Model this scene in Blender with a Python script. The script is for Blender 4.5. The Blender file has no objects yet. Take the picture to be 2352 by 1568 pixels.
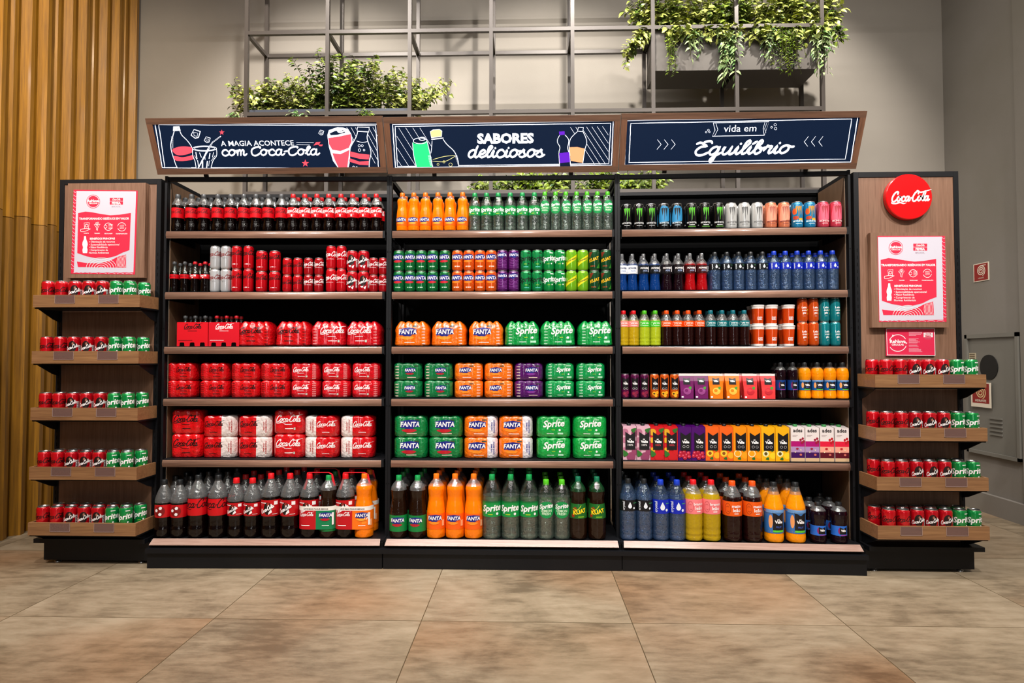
import bpy, bmesh, math, random
from mathutils import Vector, Matrix
from mathutils.geometry import tessellate_polygon
random.seed(7)
PI = math.pi
C = bpy.context.scene.collection
SC = bpy.context.scene
# ------------------------------------------------------------------ camera
F = 1400.0; HC = 1.17; YAW = math.radians(1.5); PIT = math.atan(41 / F)
CAM = Vector((0, 0, HC))
FW = Vector((-math.sin(YAW) * math.cos(PIT), math.cos(YAW) * math.cos(PIT), math.sin(PIT)))
RT = Vector((math.cos(YAW), math.sin(YAW), 0))
UP = RT.cross(FW)
cd = bpy.data.cameras.new('camera'); cam = bpy.data.objects.new('camera', cd); C.objects.link(cam)
cd.sensor_width = 36.0; cd.lens = 36.0 * F / 2352.0; cd.clip_start = 0.05; cd.clip_end = 100
R3 = Matrix((RT, UP, -FW)).transposed()
cam.matrix_world = Matrix.Translation(CAM) @ R3.to_4x4()
SC.camera = cam
def ray(px, py): return FW * F + RT * (px - 1176) + UP * (784 - py)
def W(px, py, Y):
    d = ray(px, py); return CAM + d * (Y / d.y)
def WZ(px, py, z):
    d = ray(px, py); return CAM + d * ((z - HC) / d.z)
# ------------------------------------------------------------------ world, lights, exposure
wd = bpy.data.worlds.new('world'); SC.world = wd; wd.use_nodes = True
bgn = wd.node_tree.nodes['Background']; bgn.inputs[0].default_value = (1.0, 0.93, 0.84, 1); bgn.inputs[1].default_value = 0.06
SC.view_settings.view_transform = 'Standard'; SC.view_settings.look = 'None'
SC.view_settings.exposure = 0.0; SC.view_settings.gamma = 1.0; SC.view_settings.use_curve_mapping = False
SC.cycles.max_bounces = 8; SC.cycles.transparent_max_bounces = 14; SC.cycles.use_denoising = True
SC.cycles.sample_clamp_indirect = 4.0; SC.cycles.caustics_reflective = False; SC.cycles.caustics_refractive = False
def aim(o, tgt):
    o.rotation_euler = (Vector(tgt) - o.location).to_track_quat('-Z', 'Y').to_euler()
def area(name, loc, tgt, sx, sy, power, col=(1, .94, .86)):
    l = bpy.data.lights.new(name, 'AREA'); l.shape = 'RECTANGLE'; l.size = sx; l.size_y = sy; l.energy = power; l.color = col
    o = bpy.data.objects.new(name, l); C.objects.link(o); o.location = loc; aim(o, tgt); return o
def spot(name, loc, tgt, power, ang=60, blend=.6, rad=.06, col=(1, .9, .75)):
    l = bpy.data.lights.new(name, 'SPOT'); l.energy = power; l.spot_size = math.radians(ang); l.spot_blend = blend
    l.shadow_soft_size = rad; l.color = col
    o = bpy.data.objects.new(name, l); C.objects.link(o); o.location = loc; aim(o, tgt); return o
# ceiling light line in front of the shelving, added frontal fill over the camera, wall spots
area('ceiling_light_line', (0.1, 2.95, 4.6), (0.1, 3.3, 0.0), 3.6, .07, 130, (1, .96, .92))
for i, x in enumerate((-3.0, -1.5, 0, 1.5, 3.0)):
    spot('ceiling_spot', (x, 0.8, 4.3), (x * .9, 3.6, 1.1), 380, 66, .8, .05, (1, .95, .9))
for i, x in enumerate((-1.7, .1, 1.9)):
    spot('wall_spot', (x + .25, 3.3, 4.75), (x, 5.2, 2.6), 300, 75, .7, .035, (1, .94, .86))
spot('slat_wall_spot', (-2.2, 1.7, 4.8), (-3.5, 4.4, 2.9), 300, 62, .9, .05, (1, .84, .62))
area('frontal_fill', (0, -.6, 4.4), (0, 3.0, 0.8), 5.0, 1.6, 70, (1, .95, .88))  # added fill to brighten the shelf fronts, not a fixture of the room
area('added_streak_light', (.5, -3.3, 1.75), (.3, 3.5, 1.3), 0.34, 2.3, 26, (.97, .97, 1))  # added tall narrow source behind the camera, for vertical streaks on cans
area('floor_downlight', (0, 2.0, 4.6), (0, 2.1, 0), 5.6, .5, 60, (1, .92, .8))
# ------------------------------------------------------------------ materials
def lin(c):
    return c / 12.92 if c <= .04045 else ((c + .055) / 1.055) ** 2.4
def rgb(h):
    if isinstance(h, str):
        h = h.lstrip('#'); return tuple(lin(int(h[i:i + 2], 16) / 255) for i in (0, 2, 4)) + (1,)
    return tuple(h) + (1,)
MATS = {}
def mat(name, col, rough=.5, metal=0., coat=0., bump=0., bscale=60., emit=0., spec=.5):
    if name in MATS: return MATS[name]
    m = bpy.data.materials.new(name); m.use_nodes = True; nt = m.node_tree; p = nt.nodes['Principled BSDF']
    c = rgb(col)
    p.inputs['Base Color'].default_value = c; p.inputs['Roughness'].default_value = rough
    p.inputs['Metallic'].default_value = metal; p.inputs['Coat Weight'].default_value = coat
    p.inputs['Coat Roughness'].default_value = .06; p.inputs['Specular IOR Level'].default_value = spec
    if emit: p.inputs['Emission Color'].default_value = c; p.inputs['Emission Strength'].default_value = emit
    # faint procedural tone variation
    tc = nt.nodes.new('ShaderNodeTexCoord')
    nz = nt.nodes.new('ShaderNodeTexNoise'); nz.inputs['Scale'].default_value = bscale
    nt.links.new(tc.outputs['Object'], nz.inputs['Vector'])
    if bump:
        b = nt.nodes.new('ShaderNodeBump'); b.inputs['Strength'].default_value = bump; b.inputs['Distance'].default_value = .01
        nt.links.new(nz.outputs['Fac'], b.inputs['Height']); nt.links.new(b.outputs['Normal'], p.inputs['Normal'])
    MATS[name] = m; m.diffuse_color = c
    return m
def wood(name, dark, light, axis=2, rough=.45, coat=0., scale=1., contrast=(.3, .75)):
    m = bpy.data.materials.new(name); m.use_nodes = True; nt = m.node_tree; p = nt.nodes['Principled BSDF']
    tc = nt.nodes.new('ShaderNodeTexCoord'); mp = nt.nodes.new('ShaderNodeMapping')
    s = [26 * scale] * 3; s[axis] = 1.3 * scale
    mp.inputs['Scale'].default_value = s
    nt.links.new(tc.outputs['Object'], mp.inputs['Vector'])
    n1 = nt.nodes.new('ShaderNodeTexNoise'); n1.inputs['Scale'].default_value = 1.6; n1.inputs['Detail'].default_value = 9; n1.inputs['Roughness'].default_value = .68
    n1.inputs['Distortion'].default_value = .6
    nt.links.new(mp.outputs['Vector'], n1.inputs['Vector'])
    s2 = [120 * scale] * 3; s2[axis] = 5 * scale
    mp2 = nt.nodes.new('ShaderNodeMapping'); mp2.inputs['Scale'].default_value = s2
    nt.links.new(tc.outputs['Object'], mp2.inputs['Vector'])
    n2 = nt.nodes.new('ShaderNodeTexNoise'); n2.inputs['Scale'].default_value = 1.5; n2.inputs['Detail'].default_value = 4
    nt.links.new(mp2.outputs['Vector'], n2.inputs['Vector'])
    mx = nt.nodes.new('ShaderNodeMath'); mx.operation = 'MULTIPLY_ADD'; mx.inputs[1].default_value = .45
    nt.links.new(n2.outputs['Fac'], mx.inputs[0])
    mu = nt.nodes.new('ShaderNodeMath'); mu.operation = 'MULTIPLY'; mu.inputs[1].default_value = .55
    nt.links.new(n1.outputs['Fac'], mu.inputs[0]); nt.links.new(mu.outputs[0], mx.inputs[2])
    cr = nt.nodes.new('ShaderNodeValToRGB')
    cr.color_ramp.elements[0].position = contrast[0]; cr.color_ramp.elements[0].color = rgb(dark)
    cr.color_ramp.elements[1].position = contrast[1]; cr.color_ramp.elements[1].color = rgb(light)
    nt.links.new(mx.outputs[0], cr.inputs['Fac']); nt.links.new(cr.outputs['Color'], p.inputs['Base Color'])
    p.inputs['Roughness'].default_value = rough; p.inputs['Coat Weight'].default_value = coat; p.inputs['Coat Roughness'].default_value = .15
    bp = nt.nodes.new('ShaderNodeBump'); bp.inputs['Strength'].default_value = .12; bp.inputs['Distance'].default_value = .003
    nt.links.new(mx.outputs[0], bp.inputs['Height']); nt.links.new(bp.outputs['Normal'], p.inputs['Normal'])
    MATS[name] = m; return m
def clear(name, tint='#ffffff', refl=.10, rough=.06, bump=.25, bscale=90, body=None, bodymix=0.):
    """thin clear plastic or glass: see-through with a glossy skin"""
    if name in MATS: return MATS[name]
    m = bpy.data.materials.new(name); m.use_nodes = True; nt = m.node_tree; nt.nodes.clear()
    out = nt.nodes.new('ShaderNodeOutputMaterial'); mix = nt.nodes.new('ShaderNodeMixShader')
    tr = nt.nodes.new('ShaderNodeBsdfTransparent'); tr.inputs[0].default_value = rgb(tint)
    gl = nt.nodes.new('ShaderNodeBsdfGlossy'); gl.inputs['Roughness'].default_value = rough
    fr = nt.nodes.new('ShaderNodeLayerWeight'); fr.inputs['Blend'].default_value = .35
    ad = nt.nodes.new('ShaderNodeMath'); ad.operation = 'MULTIPLY_ADD'; ad.inputs[1].default_value = .38; ad.inputs[2].default_value = refl; ad.use_clamp = True
    nt.links.new(fr.outputs['Fresnel'], ad.inputs[0]); nt.links.new(ad.outputs[0], mix.inputs[0])
    tc = nt.nodes.new('ShaderNodeTexCoord'); nz = nt.nodes.new('ShaderNodeTexNoise'); nz.inputs['Scale'].default_value = bscale
    nt.links.new(tc.outputs['Object'], nz.inputs['Vector'])
    b = nt.nodes.new('ShaderNodeBump'); b.inputs['Strength'].default_value = bump; b.inputs['Distance'].default_value = .01
    nt.links.new(nz.outputs['Fac'], b.inputs['Height']); nt.links.new(b.outputs['Normal'], gl.inputs['Normal']); nt.links.new(b.outputs['Normal'], fr.inputs['Normal'])
    if body:
        df = nt.nodes.new('ShaderNodeBsdfDiffuse'); df.inputs[0].default_value = rgb(body)
        m2 = nt.nodes.new('ShaderNodeMixShader'); m2.inputs[0].default_value = bodymix
        nt.links.new(tr.outputs[0], m2.inputs[1]); nt.links.new(df.outputs[0], m2.inputs[2]); nt.links.new(m2.outputs[0], mix.inputs[1])
    else: nt.links.new(tr.outputs[0], mix.inputs[1])
    nt.links.new(gl.outputs[0], mix.inputs[2]); nt.links.new(mix.outputs[0], out.inputs[0])
    MATS[name] = m; return m
def ink(hexcol, rough=.4):  # printed colour
    return mat('ink_' + hexcol.strip('#'), hexcol, rough)
def foil(hexcol):  # lacquered can metal
    return mat('can_lacquer_' + hexcol.strip('#'), hexcol, .22, .35, 1.)
def film(hexcol):  # crinkled shrink film
    return mat('shrink_film_' + hexcol.strip('#'), hexcol, .2, 0, 1., .65, 60)
def cap_m(hexcol): return mat('cap_plastic_' + hexcol.strip('#'), hexcol, .35, 0, .2)
def juice(hexcol): return mat('drink_' + hexcol.strip('#'), hexcol, .09, 0, .15, .18, 75, spec=.4)
BLK = mat('black_powder_coated_steel', '#0a0b0f', .5, .0, 0, .05, 300, spec=.3)
BLKD = mat('black_back_panel', '#050506', .8, spec=.15)
SILV = mat('brushed_aluminium', '#c9c9c9', .25, .95)
WOODH = wood('brown_laminate_horizontal', '#6a4c40', '#a5806c', 0, .3, .5)
WOODV = wood('brown_laminate_vertical', '#6a4a36', '#94705a', 2, .5, .05)
WOODB = wood('brown_poster_board', '#6a4a36', '#94705a', 1, .5, .05)
WOODP = wood('brown_side_panel', '#5a4330', '#80624a', 2, .5, .05)
WOODT = wood('brown_tray_laminate', '#6e4a30', '#a27850', 0, .4, .15)
WOODF = wood('brown_sign_frame_wood', '#4f372a', '#7d5a45', 0, .45, .1)
WOODFV = wood('brown_sign_frame_wood_upright', '#5c3c2c', '#8c6248', 1, .45, .1)
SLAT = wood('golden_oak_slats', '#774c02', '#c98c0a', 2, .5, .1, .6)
SLAT_SHADE = wood('golden_oak_slats_shaded', '#664204', '#ac760a', 2, .5, .1, .6)  # same oak in darker tones: shade on the lower slats put into the colour
# ------------------------------------------------------------------ mesh helpers
class MB:
    def __init__(s): s.v = []; s.f = []; s.m = []; s.mats = []; s.smooth = []
    def mi(s, m):
        if m not in s.mats: s.mats.append(m)
        return s.mats.index(m)
    def add(s, vs, fs, m, smooth=False):
        o = len(s.v); s.v += [tuple(v) for v in vs]; k = s.mi(m)
        for f in fs: s.f.append(tuple(i + o for i in f)); s.m.append(k); s.smooth.append(smooth)
        return s
    def box(s, x0, y0, z0, x1, y1, z1, m, M=None):
        vs = [Vector((x, y, z)) for z in (z0, z1) for y in (y0, y1) for x in (x0, x1)]
        if M: vs = [M @ v for v in vs]
        return s.add(vs, [(0, 2, 3, 1), (4, 5, 7, 6), (0, 1, 5, 4), (2, 6, 7, 3), (0, 4, 6, 2), (1, 3, 7, 5)], m)
    def bar(s, a, b, w, m, h=None):
        a = Vector(a); b = Vector(b); d = (b - a); L = d.length; d.normalize(); h = h or w
        up = Vector((0, 0, 1)) if abs(d.z) < .95 else Vector((0, 1, 0))
        x = d.cross(up).normalized(); y = x.cross(d).normalized()
        vs = [p + x * i * w / 2 + y * j * h / 2 for p in (a, b) for i, j in ((-1, -1), (1, -1), (1, 1), (-1, 1))]
        return s.add(vs, [(3, 2, 1, 0), (4, 5, 6, 7), (0, 1, 5, 4), (1, 2, 6, 5), (2, 3, 7, 6), (3, 0, 4, 7)], m)
    def lathe(s, prof, m, n=26, cx=0, cy=0, cz=0, smooth=True, capb=True, capt=True, wob=None):
        vs = []; fs = []
        for (r, z) in prof:
            for i in range(n):
                a = 2 * PI * i / n; rr = r * (wob(a, z) if wob else 1)
                vs.append((cx + rr * math.cos(a), cy + rr * math.sin(a), cz + z))
        for k in range(len(prof) - 1):
            for i in range(n):
                j = (i + 1) % n; fs.append((k * n + i, k * n + j, (k + 1) * n + j, (k + 1) * n + i))
        s.add(vs, fs, m, smooth)
        if capb: s.add([vs[i] for i in range(n)], [tuple(range(n))[::-1]], m)
        if capt: s.add([vs[(len(prof) - 1) * n + i] for i in range(n)], [tuple(range(n))], m)
        return s
    def tube(s, pts, r, m, n=6):
        pts = [Vector(p) for p in pts]; vs = []; fs = []
        for k, p in enumerate(pts):
            d = (pts[min(k + 1, len(pts) - 1)] - pts[max(k - 1, 0)]).normalized()
            up = Vector((0, 0, 1)) if abs(d.z) < .9 else Vector((1, 0, 0))
            x = d.cross(up).normalized(); y = x.cross(d)
            for i in range(n):
                a = 2 * PI * i / n; vs.append(p + (x * math.cos(a) + y * math.sin(a)) * r)
        for k in range(len(pts) - 1):
            for i in range(n):
                j = (i + 1) % n; fs.append((k * n + i, k * n + j, (k + 1) * n + j, (k + 1) * n + i))
        fs.append(tuple(range(n))[::-1]); fs.append(tuple((len(pts) - 1) * n + i for i in range(n)))
        return s.add(vs, fs, m, True)
    def build(s, name, parent=None, mw=None):
        me = bpy.data.meshes.new(name); me.from_pydata(s.v, [], s.f)
        for m in s.mats: me.materials.append(m)
        me.polygons.foreach_set('material_index', s.m); me.polygons.foreach_set('use_smooth', s.smooth); me.update()
        o = bpy.data.objects.new(name, me); C.objects.link(o)
        if parent: o.parent = parent
        if mw is not None: o.matrix_world = mw
        return o
def tag(o, label, cat, group=None, kind=None):
    if label: o['label'] = label
    if cat: o['category'] = cat
    if group: o['group'] = group
    if kind: o['kind'] = kind
    return o
def empty(name, loc=(0, 0, 0), mw=None):
    o = bpy.data.objects.new(name, None); C.objects.link(o); o.empty_display_size = .05
    if mw is not None: o.matrix_world = mw
    else: o.location = loc
    return o
def struct(mb, name):
    o = mb.build(name); o['kind'] = 'structure'; return o
def kids(o): return [c for c in KID.get(o.name, [])]
KID = {}
def reg(root, *ch): KID[root.name] = list(ch); return root
def copy_tree(o):
    c = o.copy(); C.objects.link(c)
    lst = []
    for ch in KID.get(o.name, []):
        k = copy_tree(ch); k.parent = c; lst.append(k)
    KID[c.name] = lst
    return c
# ------------------------------------------------------------------ flat artwork
def cr_spline(pts, closed=False, n=6):
    P = [Vector((p[0], p[1])) for p in pts]; out = []
    N = len(P); rng = range(N) if closed else range(N - 1)
    for i in rng:
        if closed: a, b, c, d = P[(i - 1) % N], P[i], P[(i + 1) % N], P[(i + 2) % N]
        else: a, b, c, d = P[max(i - 1, 0)], P[i], P[i + 1], P[min(i + 2, N - 1)]
        for k in range(n):
            t = k / n
            out.append(.5 * ((2 * b) + (c - a) * t + (2 * a - 5 * b + 4 * c - d) * t * t + (3 * b - a - 3 * c + d) * t ** 3))
    if not closed: out.append(P[-1])
    return out
GL = {
 'o': ([[(.62, .8), (.38, .97), (.1, .75), (.06, .35), (.3, .03), (.6, .3), (.62, .7), (.45, .95), (.75, .78), (.95, .8)]], .86),
 'c': ([[(.62, .72), (.48, .95), (.2, .88), (.05, .45), (.22, .06), (.5, .04), (.8, .3)]], .72),
 'a': ([[(.62, .8), (.4, .97), (.12, .75), (.06, .3), (.26, .03), (.52, .25), (.66, .92)], [(.66, .95), (.6, .3), (.72, .03), (.98, .3)]], .92),
 'l': ([[(-.02, .25), (.25, .8), (.44, 1.5), (.36, 1.9), (.18, 1.6), (.12, .6), (.22, .05), (.5, .22)]], .48),
 'e': ([[(.02, .38), (.35, .48), (.52, .75), (.34, .97), (.1, .7), (.07, .3), (.3, .03), (.68, .3)]], .62),
 'i': ([[(.0, .35), (.18, .95), (.14, .35), (.26, .04), (.5, .28)], [(.24, 1.32), (.26, 1.4)]], .45),
 'í': ([[(.0, .35), (.18, .95), (.14, .35), (.26, .04), (.5, .28)], [(.2, 1.3), (.42, 1.7)]], .45),
 'm': ([[(-.02, .5), (.1, .95), (.1, .05)], [(.1, .55), (.3, .95), (.42, .75), (.42, .05)], [(.42, .55), (.62, .95), (.75, .75), (.72, .2), (.84, .04), (1.06, .3)]], 1.05),
 'd': ([[(.62, .8), (.4, .97), (.12, .75), (.06, .3), (.26, .03), (.52, .25), (.66, .92)], [(.72, 1.9), (.64, 1.0), (.62, .3), (.74, .03), (1.0, .3)]], .95),
 's': ([[(-.06, .3), (.34, .98), (.36, .65), (.52, .3), (.34, .02), (.08, .12)], [(.4, .04), (.7, .3)]], .68),
 'q': ([[(.62, .8), (.4, .97), (.12, .75), (.06, .3), (.26, .03), (.52, .25), (.64, .92)], [(.66, .95), (.6, 0), (.52, -.75), (.34, -.72), (.42, -.3), (.98, .3)]], .95),
 'u': ([[(.0, .6), (.1, .95), (.06, .3), (.25, .03), (.5, .3), (.6, .92)], [(.6, .95), (.57, .25), (.7, .03), (.95, .3)]], .9),
 'b': ([[(-.02, .25), (.22, .8), (.4, 1.5), (.32, 1.9), (.16, 1.6), (.1, .5), (.28, .03), (.56, .25), (.54, .7), (.36, .75), (.5, .6), (.85, .8)]], .8),
 'r': ([[(-.02, .4), (.14, 1.02), (.2, .85), (.46, .88), (.38, .4), (.46, .05), (.72, .28)]], .66),
 'E': ([[(1.0, 1.6), (.85, 1.92), (.5, 1.85), (.38, 1.45), (.72, 1.12), (.3, .98), (.05, .5), (.25, .05), (.65, .02), (1.05, .35)], [(.38, 1.55), (.1, 1.7), (-.1, 1.5)]], 1.05),
 'C': ([[(.95, 1.4), (.98, 1.8), (.72, 1.92), (.3, 1.5), (.05, .7), (.2, .08), (.6, .02), (1.0, .45)]], .98),
 '-': ([[(.02, .6), (.36, .68)]], .42), ' ': ([], .45),
}
FCACHE = {}
def font_tris(s, bold):
    k = (s, bold)
    if k in FCACHE: return FCACHE[k]
    cu = bpy.data.curves.new('t', 'FONT'); cu.body = s; cu.size = 1; cu.resolution_u = 2; cu.offset = bold; cu.align_x = 'CENTER'; cu.fill_mode = 'FRONT'
    o = bpy.data.objects.new('t', cu); me = o.to_mesh()
    r = ([(v.co.x, v.co.y) for v in me.vertices], [tuple(p.vertices) for p in me.polygons])
    o.to_mesh_clear(); bpy.data.objects.remove(o); bpy.data.curves.remove(cu); FCACHE[k] = r; return r
class Art:
    def __init__(s, P=None):
        s.v = []; s.f = []; s.m = []; s.mats = []; s.L = 1; s.P = P; s.k = 1.; s.cr = None; s.n = 0
    def crop(s, x0, y0, sc, ref=None):
        s.cr = (x0, y0, sc)
        return s
    def pt(s, p):
        if s.P is None: return (p[0], p[1])
        x, y = p[0], p[1]
        if s.cr: x, y = s.cr[0] + x / s.cr[2], s.cr[1] + y / s.cr[2]
        return s.P(x, y)
    def sc(s, p):
        if s.P is None: return 1.
        a = s.pt(p); b = s.pt((p[0] + 10, p[1])); return math.hypot(a[0] - b[0], a[1] - b[1]) / 10
    def _m(s, m):
        if m not in s.mats: s.mats.append(m)
        return s.mats.index(m)
    def _add(s, vs, fs, m):
        o = len(s.v); k = s._m(m); s.n = (s.n + 1) % 24; s.v += [(v[0], v[1], s.L + .03 * s.n) for v in vs]
        for f in fs: s.f.append(tuple(i + o for i in f)); s.m.append(k)
    def poly(s, pts, m, smooth=False):
        if smooth: pts = [tuple(p) for p in cr_spline(pts, True, 4)]
        q = [s.pt(p) for p in pts]
        tr = tessellate_polygon([[Vector((p[0], p[1], 0)) for p in q]])
        s._add(q, [tuple(t) for t in tr], m)
    def rect(s, x0, y0, x1, y1, m): s.poly([(x0, y0), (x1, y0), (x1, y1), (x0, y1)], m)
    def ell(s, x, y, rx, ry, m, n=20): s.poly([(x + rx * math.cos(2 * PI * i / n), y + ry * math.sin(2 * PI * i / n)) for i in range(n)], m)
    def ring(s, x, y, rx, ry, w, m, a0=0, a1=360, n=24):
        s.stroke([(x + rx * math.cos(math.radians(a0 + (a1 - a0) * i / n)), y + ry * math.sin(math.radians(a0 + (a1 - a0) * i / n))) for i in range(n + 1)], w, m, False)
    def stroke(s, pts, w, m, smooth=True, taper=False):
        if smooth and len(pts) > 2: pts = [tuple(p) for p in cr_spline(pts, False, 4)]
        k = s.sc(pts[0]); s._ribbon([Vector(s.pt(p)) for p in pts], w * k, m, taper)
    def _ribbon(s, q, w, m, taper=False):
        vs = []; fs = []; n = len(q)
        for i, p in enumerate(q):
            d = q[min(i + 1, n - 1)] - q[max(i - 1, 0)]
            d = d.normalized() if d.length > 1e-9 else Vector((1, 0))
            nn = Vector((-d.y, d.x)); ww = w / 2 * (math.sin(PI * (i + .3) / (n - .4)) ** .6 if taper else 1)
            e = d * (w * .35) * (-1 if i == 0 else 1 if i == n - 1 else 0) * (0 if taper else 1)
            vs += [p + e + nn * ww * (.6 if i in (0, n - 1) and not taper else 1), p + e - nn * ww * (.6 if i in (0, n - 1) and not taper else 1)]
        for i in range(n - 1): fs.append((2 * i, 2 * i + 1, 2 * i + 3, 2 * i + 2))
        s._add(vs, fs, m)
    def text(s, t, x, y, size, m, shear=0, bold=0, rot=0, sx=1, align='C'):
        vs, fs = font_tris(t, bold)
        if not vs: return
        xs = [v[0] for v in vs]; a = (min(xs) + max(xs)) / 2 if align == 'C' else min(xs)
        k = s.sc((x, y)) * size; o = s.pt((x, y)); c_, s_ = math.cos(rot), math.sin(rot)
        out = []
        for (u, v) in vs:
            u = (u - a + shear * v) * sx * k; v = v * k
            out.append((o[0] + u * c_ - v * s_, o[1] + u * s_ + v * c_))
        s._add(out, fs, m)
    def script(s, t, x, y, size, w, m, shear=.2, rot=0, sx=1, align='C', swash=False, asc=1.):
        """cursive lettering; size = x-height"""
        k = s.sc((x, y)) * size; o = s.pt((x, y)); wd = sum(GL[c][1] for c in t)
        off = -wd / 2 if align == 'C' else 0; c_, s_ = math.cos(rot), math.sin(rot)
        def T(u, v):
            v = 1 + (v - 1) * asc if v > 1 else v
            u = (u + shear * v) * sx * k; v = v * k
            return Vector((o[0] + u * c_ - v * s_, o[1] + u * s_ + v * c_))
        for c in t:
            for st in GL[c][0]:
                s._ribbon([T(off + p[0], p[1]) for p in cr_spline(st, False, 3)], w * k, m)
            off += GL[c][1]
        if swash:
            b = -wd / 2
            s._ribbon([T(b + p[0], p[1]) for p in cr_spline([(.2, .08), (.15, -.3), (.9, -.38), (1.7, -.2), (2.4, -.42), (2.9, -.3)], False, 3)], w * k * .9, m, True)
            s._ribbon([T(b + p[0], p[1]) for p in cr_spline([(4.35, 1.75), (4.6, 2.05), (5.2, 1.7), (6.0, 1.85), (wd + .1, 2.2)], False, 3)], w * k * .9, m, True)
    def emit(s, mb, fn, cu=None, cv=None):
        bm = bmesh.new(); vs = [bm.verts.new(v) for v in s.v]
        for f, k in zip(s.f, s.m):
            if len(set(f)) < 3: continue
            try: fc = bm.faces.new([vs[i] for i in f]); fc.material_index = k
            except ValueError: pass
        for ax, step in ((0, cu), (1, cv)):
            if not step: continue
            lo = min(v[ax] for v in s.v); hi = max(v[ax] for v in s.v)
            k = math.ceil(lo / step)
            while k * step < hi:
                co = [0, 0, 0]; co[ax] = k * step; no = [0, 0, 0]; no[ax] = 1
                bmesh.ops.bisect_plane(bm, geom=bm.verts[:] + bm.edges[:] + bm.faces[:], plane_co=co, plane_no=no, dist=1e-7); k += 1
        bm.verts.ensure_lookup_table(); bm.verts.index_update()
        V = [fn(v.co.x, v.co.y, v.co.z) for v in bm.verts]; o = len(mb.v); mb.v += [tuple(v) for v in V]
        for fc in bm.faces:
            q = [v.index for v in fc.verts]
            if fc.normal.z < 0: q = q[::-1]
            mb.f.append(tuple(i + o for i in q)); mb.m.append(mb.mi(s.mats[fc.material_index])); mb.smooth.append(False)
        bm.free()
def wrap(art, mb, R, z0=0):
    art.emit(mb, lambda u, v, l: ((R + .00018 * l) * math.sin(u / R), -(R + .00018 * l) * math.cos(u / R), z0 + v), cu=R * .22)
WHT = ink('#f2eeee'); BLKI = ink('#15090a'); REDI = ink('#c8101c')
# ------------------------------------------------------------------ setting: floor, walls, ceiling
def floor_mat():
    m = bpy.data.materials.new('stone_look_floor_tiles'); m.use_nodes = True; nt = m.node_tree; p = nt.nodes['Principled BSDF']; N = nt.nodes.new; L = nt.links.new
    tc = N('ShaderNodeTexCoord'); sp = N('ShaderNodeSeparateXYZ'); L(tc.outputs['Object'], sp.inputs[0])
    T = .94
    def mth(op, a, b=None):
        n = N('ShaderNodeMath'); n.operation = op
        for i, q in enumerate((a, b)):
            if q is None: continue
            if isinstance(q, (int, float)): n.inputs[i].default_value = q
            else: L(q, n.inputs[i])
        return n.outputs[0]
    ux = mth('DIVIDE', mth('ADD', sp.outputs[0], .478), T); uy = mth('DIVIDE', mth('SUBTRACT', sp.outputs[1], 2.753), T)
    def seam(u):
        fr = mth('FRACT', u); d = mth('MINIMUM', fr, mth('SUBTRACT', 1, fr)); return mth('LESS_THAN', d, .0022)
    sm = mth('MAXIMUM', seam(ux), seam(uy))
    cb = N('ShaderNodeCombineXYZ'); L(mth('FLOOR', ux), cb.inputs[0]); L(mth('FLOOR', uy), cb.inputs[1])
    wn = N('ShaderNodeTexWhiteNoise'); L(cb.outputs[0], wn.inputs['Vector'])
    ad = N('ShaderNodeVectorMath'); ad.operation = 'MULTIPLY_ADD'; ad.inputs[1].default_value = (9, 9, 9); L(wn.outputs['Color'], ad.inputs[0]); L(tc.outputs['Object'], ad.inputs[2])
    n1 = N('ShaderNodeTexNoise'); n1.inputs['Scale'].default_value = 1.7; n1.inputs['Detail'].default_value = 8; n1.inputs['Roughness'].default_value = .62; n1.inputs['Distortion'].default_value = .6; L(ad.outputs[0], n1.inputs['Vector'])
    mp = N('ShaderNodeMapping'); mp.inputs['Scale'].default_value = (1, 3.2, 1); L(ad.outputs[0], mp.inputs['Vector'])
    n2 = N('ShaderNodeTexNoise'); n2.inputs['Scale'].default_value = 6.5; n2.inputs['Detail'].default_value = 12; n2.inputs['Roughness'].default_value = .7; L(mp.outputs[0], n2.inputs['Vector'])
    f = mth('ADD', mth('MULTIPLY', n1.outputs['Fac'], .5), mth('MULTIPLY', n2.outputs['Fac'], .5))
    cr = N('ShaderNodeValToRGB'); e = cr.color_ramp.elements
    e[0].position = .38; e[0].color = rgb('#6a5c49'); e[1].position = .62; e[1].color = rgb('#a09079')
    q = cr.color_ramp.elements.new(.5); q.color = rgb('#8d7d66'); L(f, cr.inputs['Fac'])
    n3 = N('ShaderNodeTexNoise'); n3.inputs['Scale'].default_value = .8; L(ad.outputs[0], n3.inputs['Vector'])
    cr3 = N('ShaderNodeValToRGB'); cr3.color_ramp.elements[0].position = .5; cr3.color_ramp.elements[0].color = (0, 0, 0, 1); cr3.color_ramp.elements[1].position = .75; L(n3.outputs['Fac'], cr3.inputs['Fac'])
    mxw = N('ShaderNodeMixRGB'); mxw.blend_type = 'MULTIPLY'; mxw.inputs[2].default_value = rgb('#f4d2b8'); L(cr3.outputs['Color'], mxw.inputs[0]); L(cr.outputs['Color'], mxw.inputs[1])
    mx = N('ShaderNodeMixRGB'); mx.inputs[2].default_value = rgb('#54452f'); L(sm, mx.inputs[0]); L(mxw.outputs[0], mx.inputs[1]); L(mx.outputs[0], p.inputs['Base Color'])
    rr = mth('MULTIPLY_ADD', n2.outputs['Fac'], .25); nt.nodes[-1].inputs[2].default_value = .32
    L(rr, p.inputs['Roughness'])
    bp = N('ShaderNodeBump'); bp.inputs['Strength'].default_value = .05; bp.inputs['Distance'].default_value = .002; L(n2.outputs['Fac'], bp.inputs['Height']); L(bp.outputs['Normal'], p.inputs['Normal'])
    return m
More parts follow.
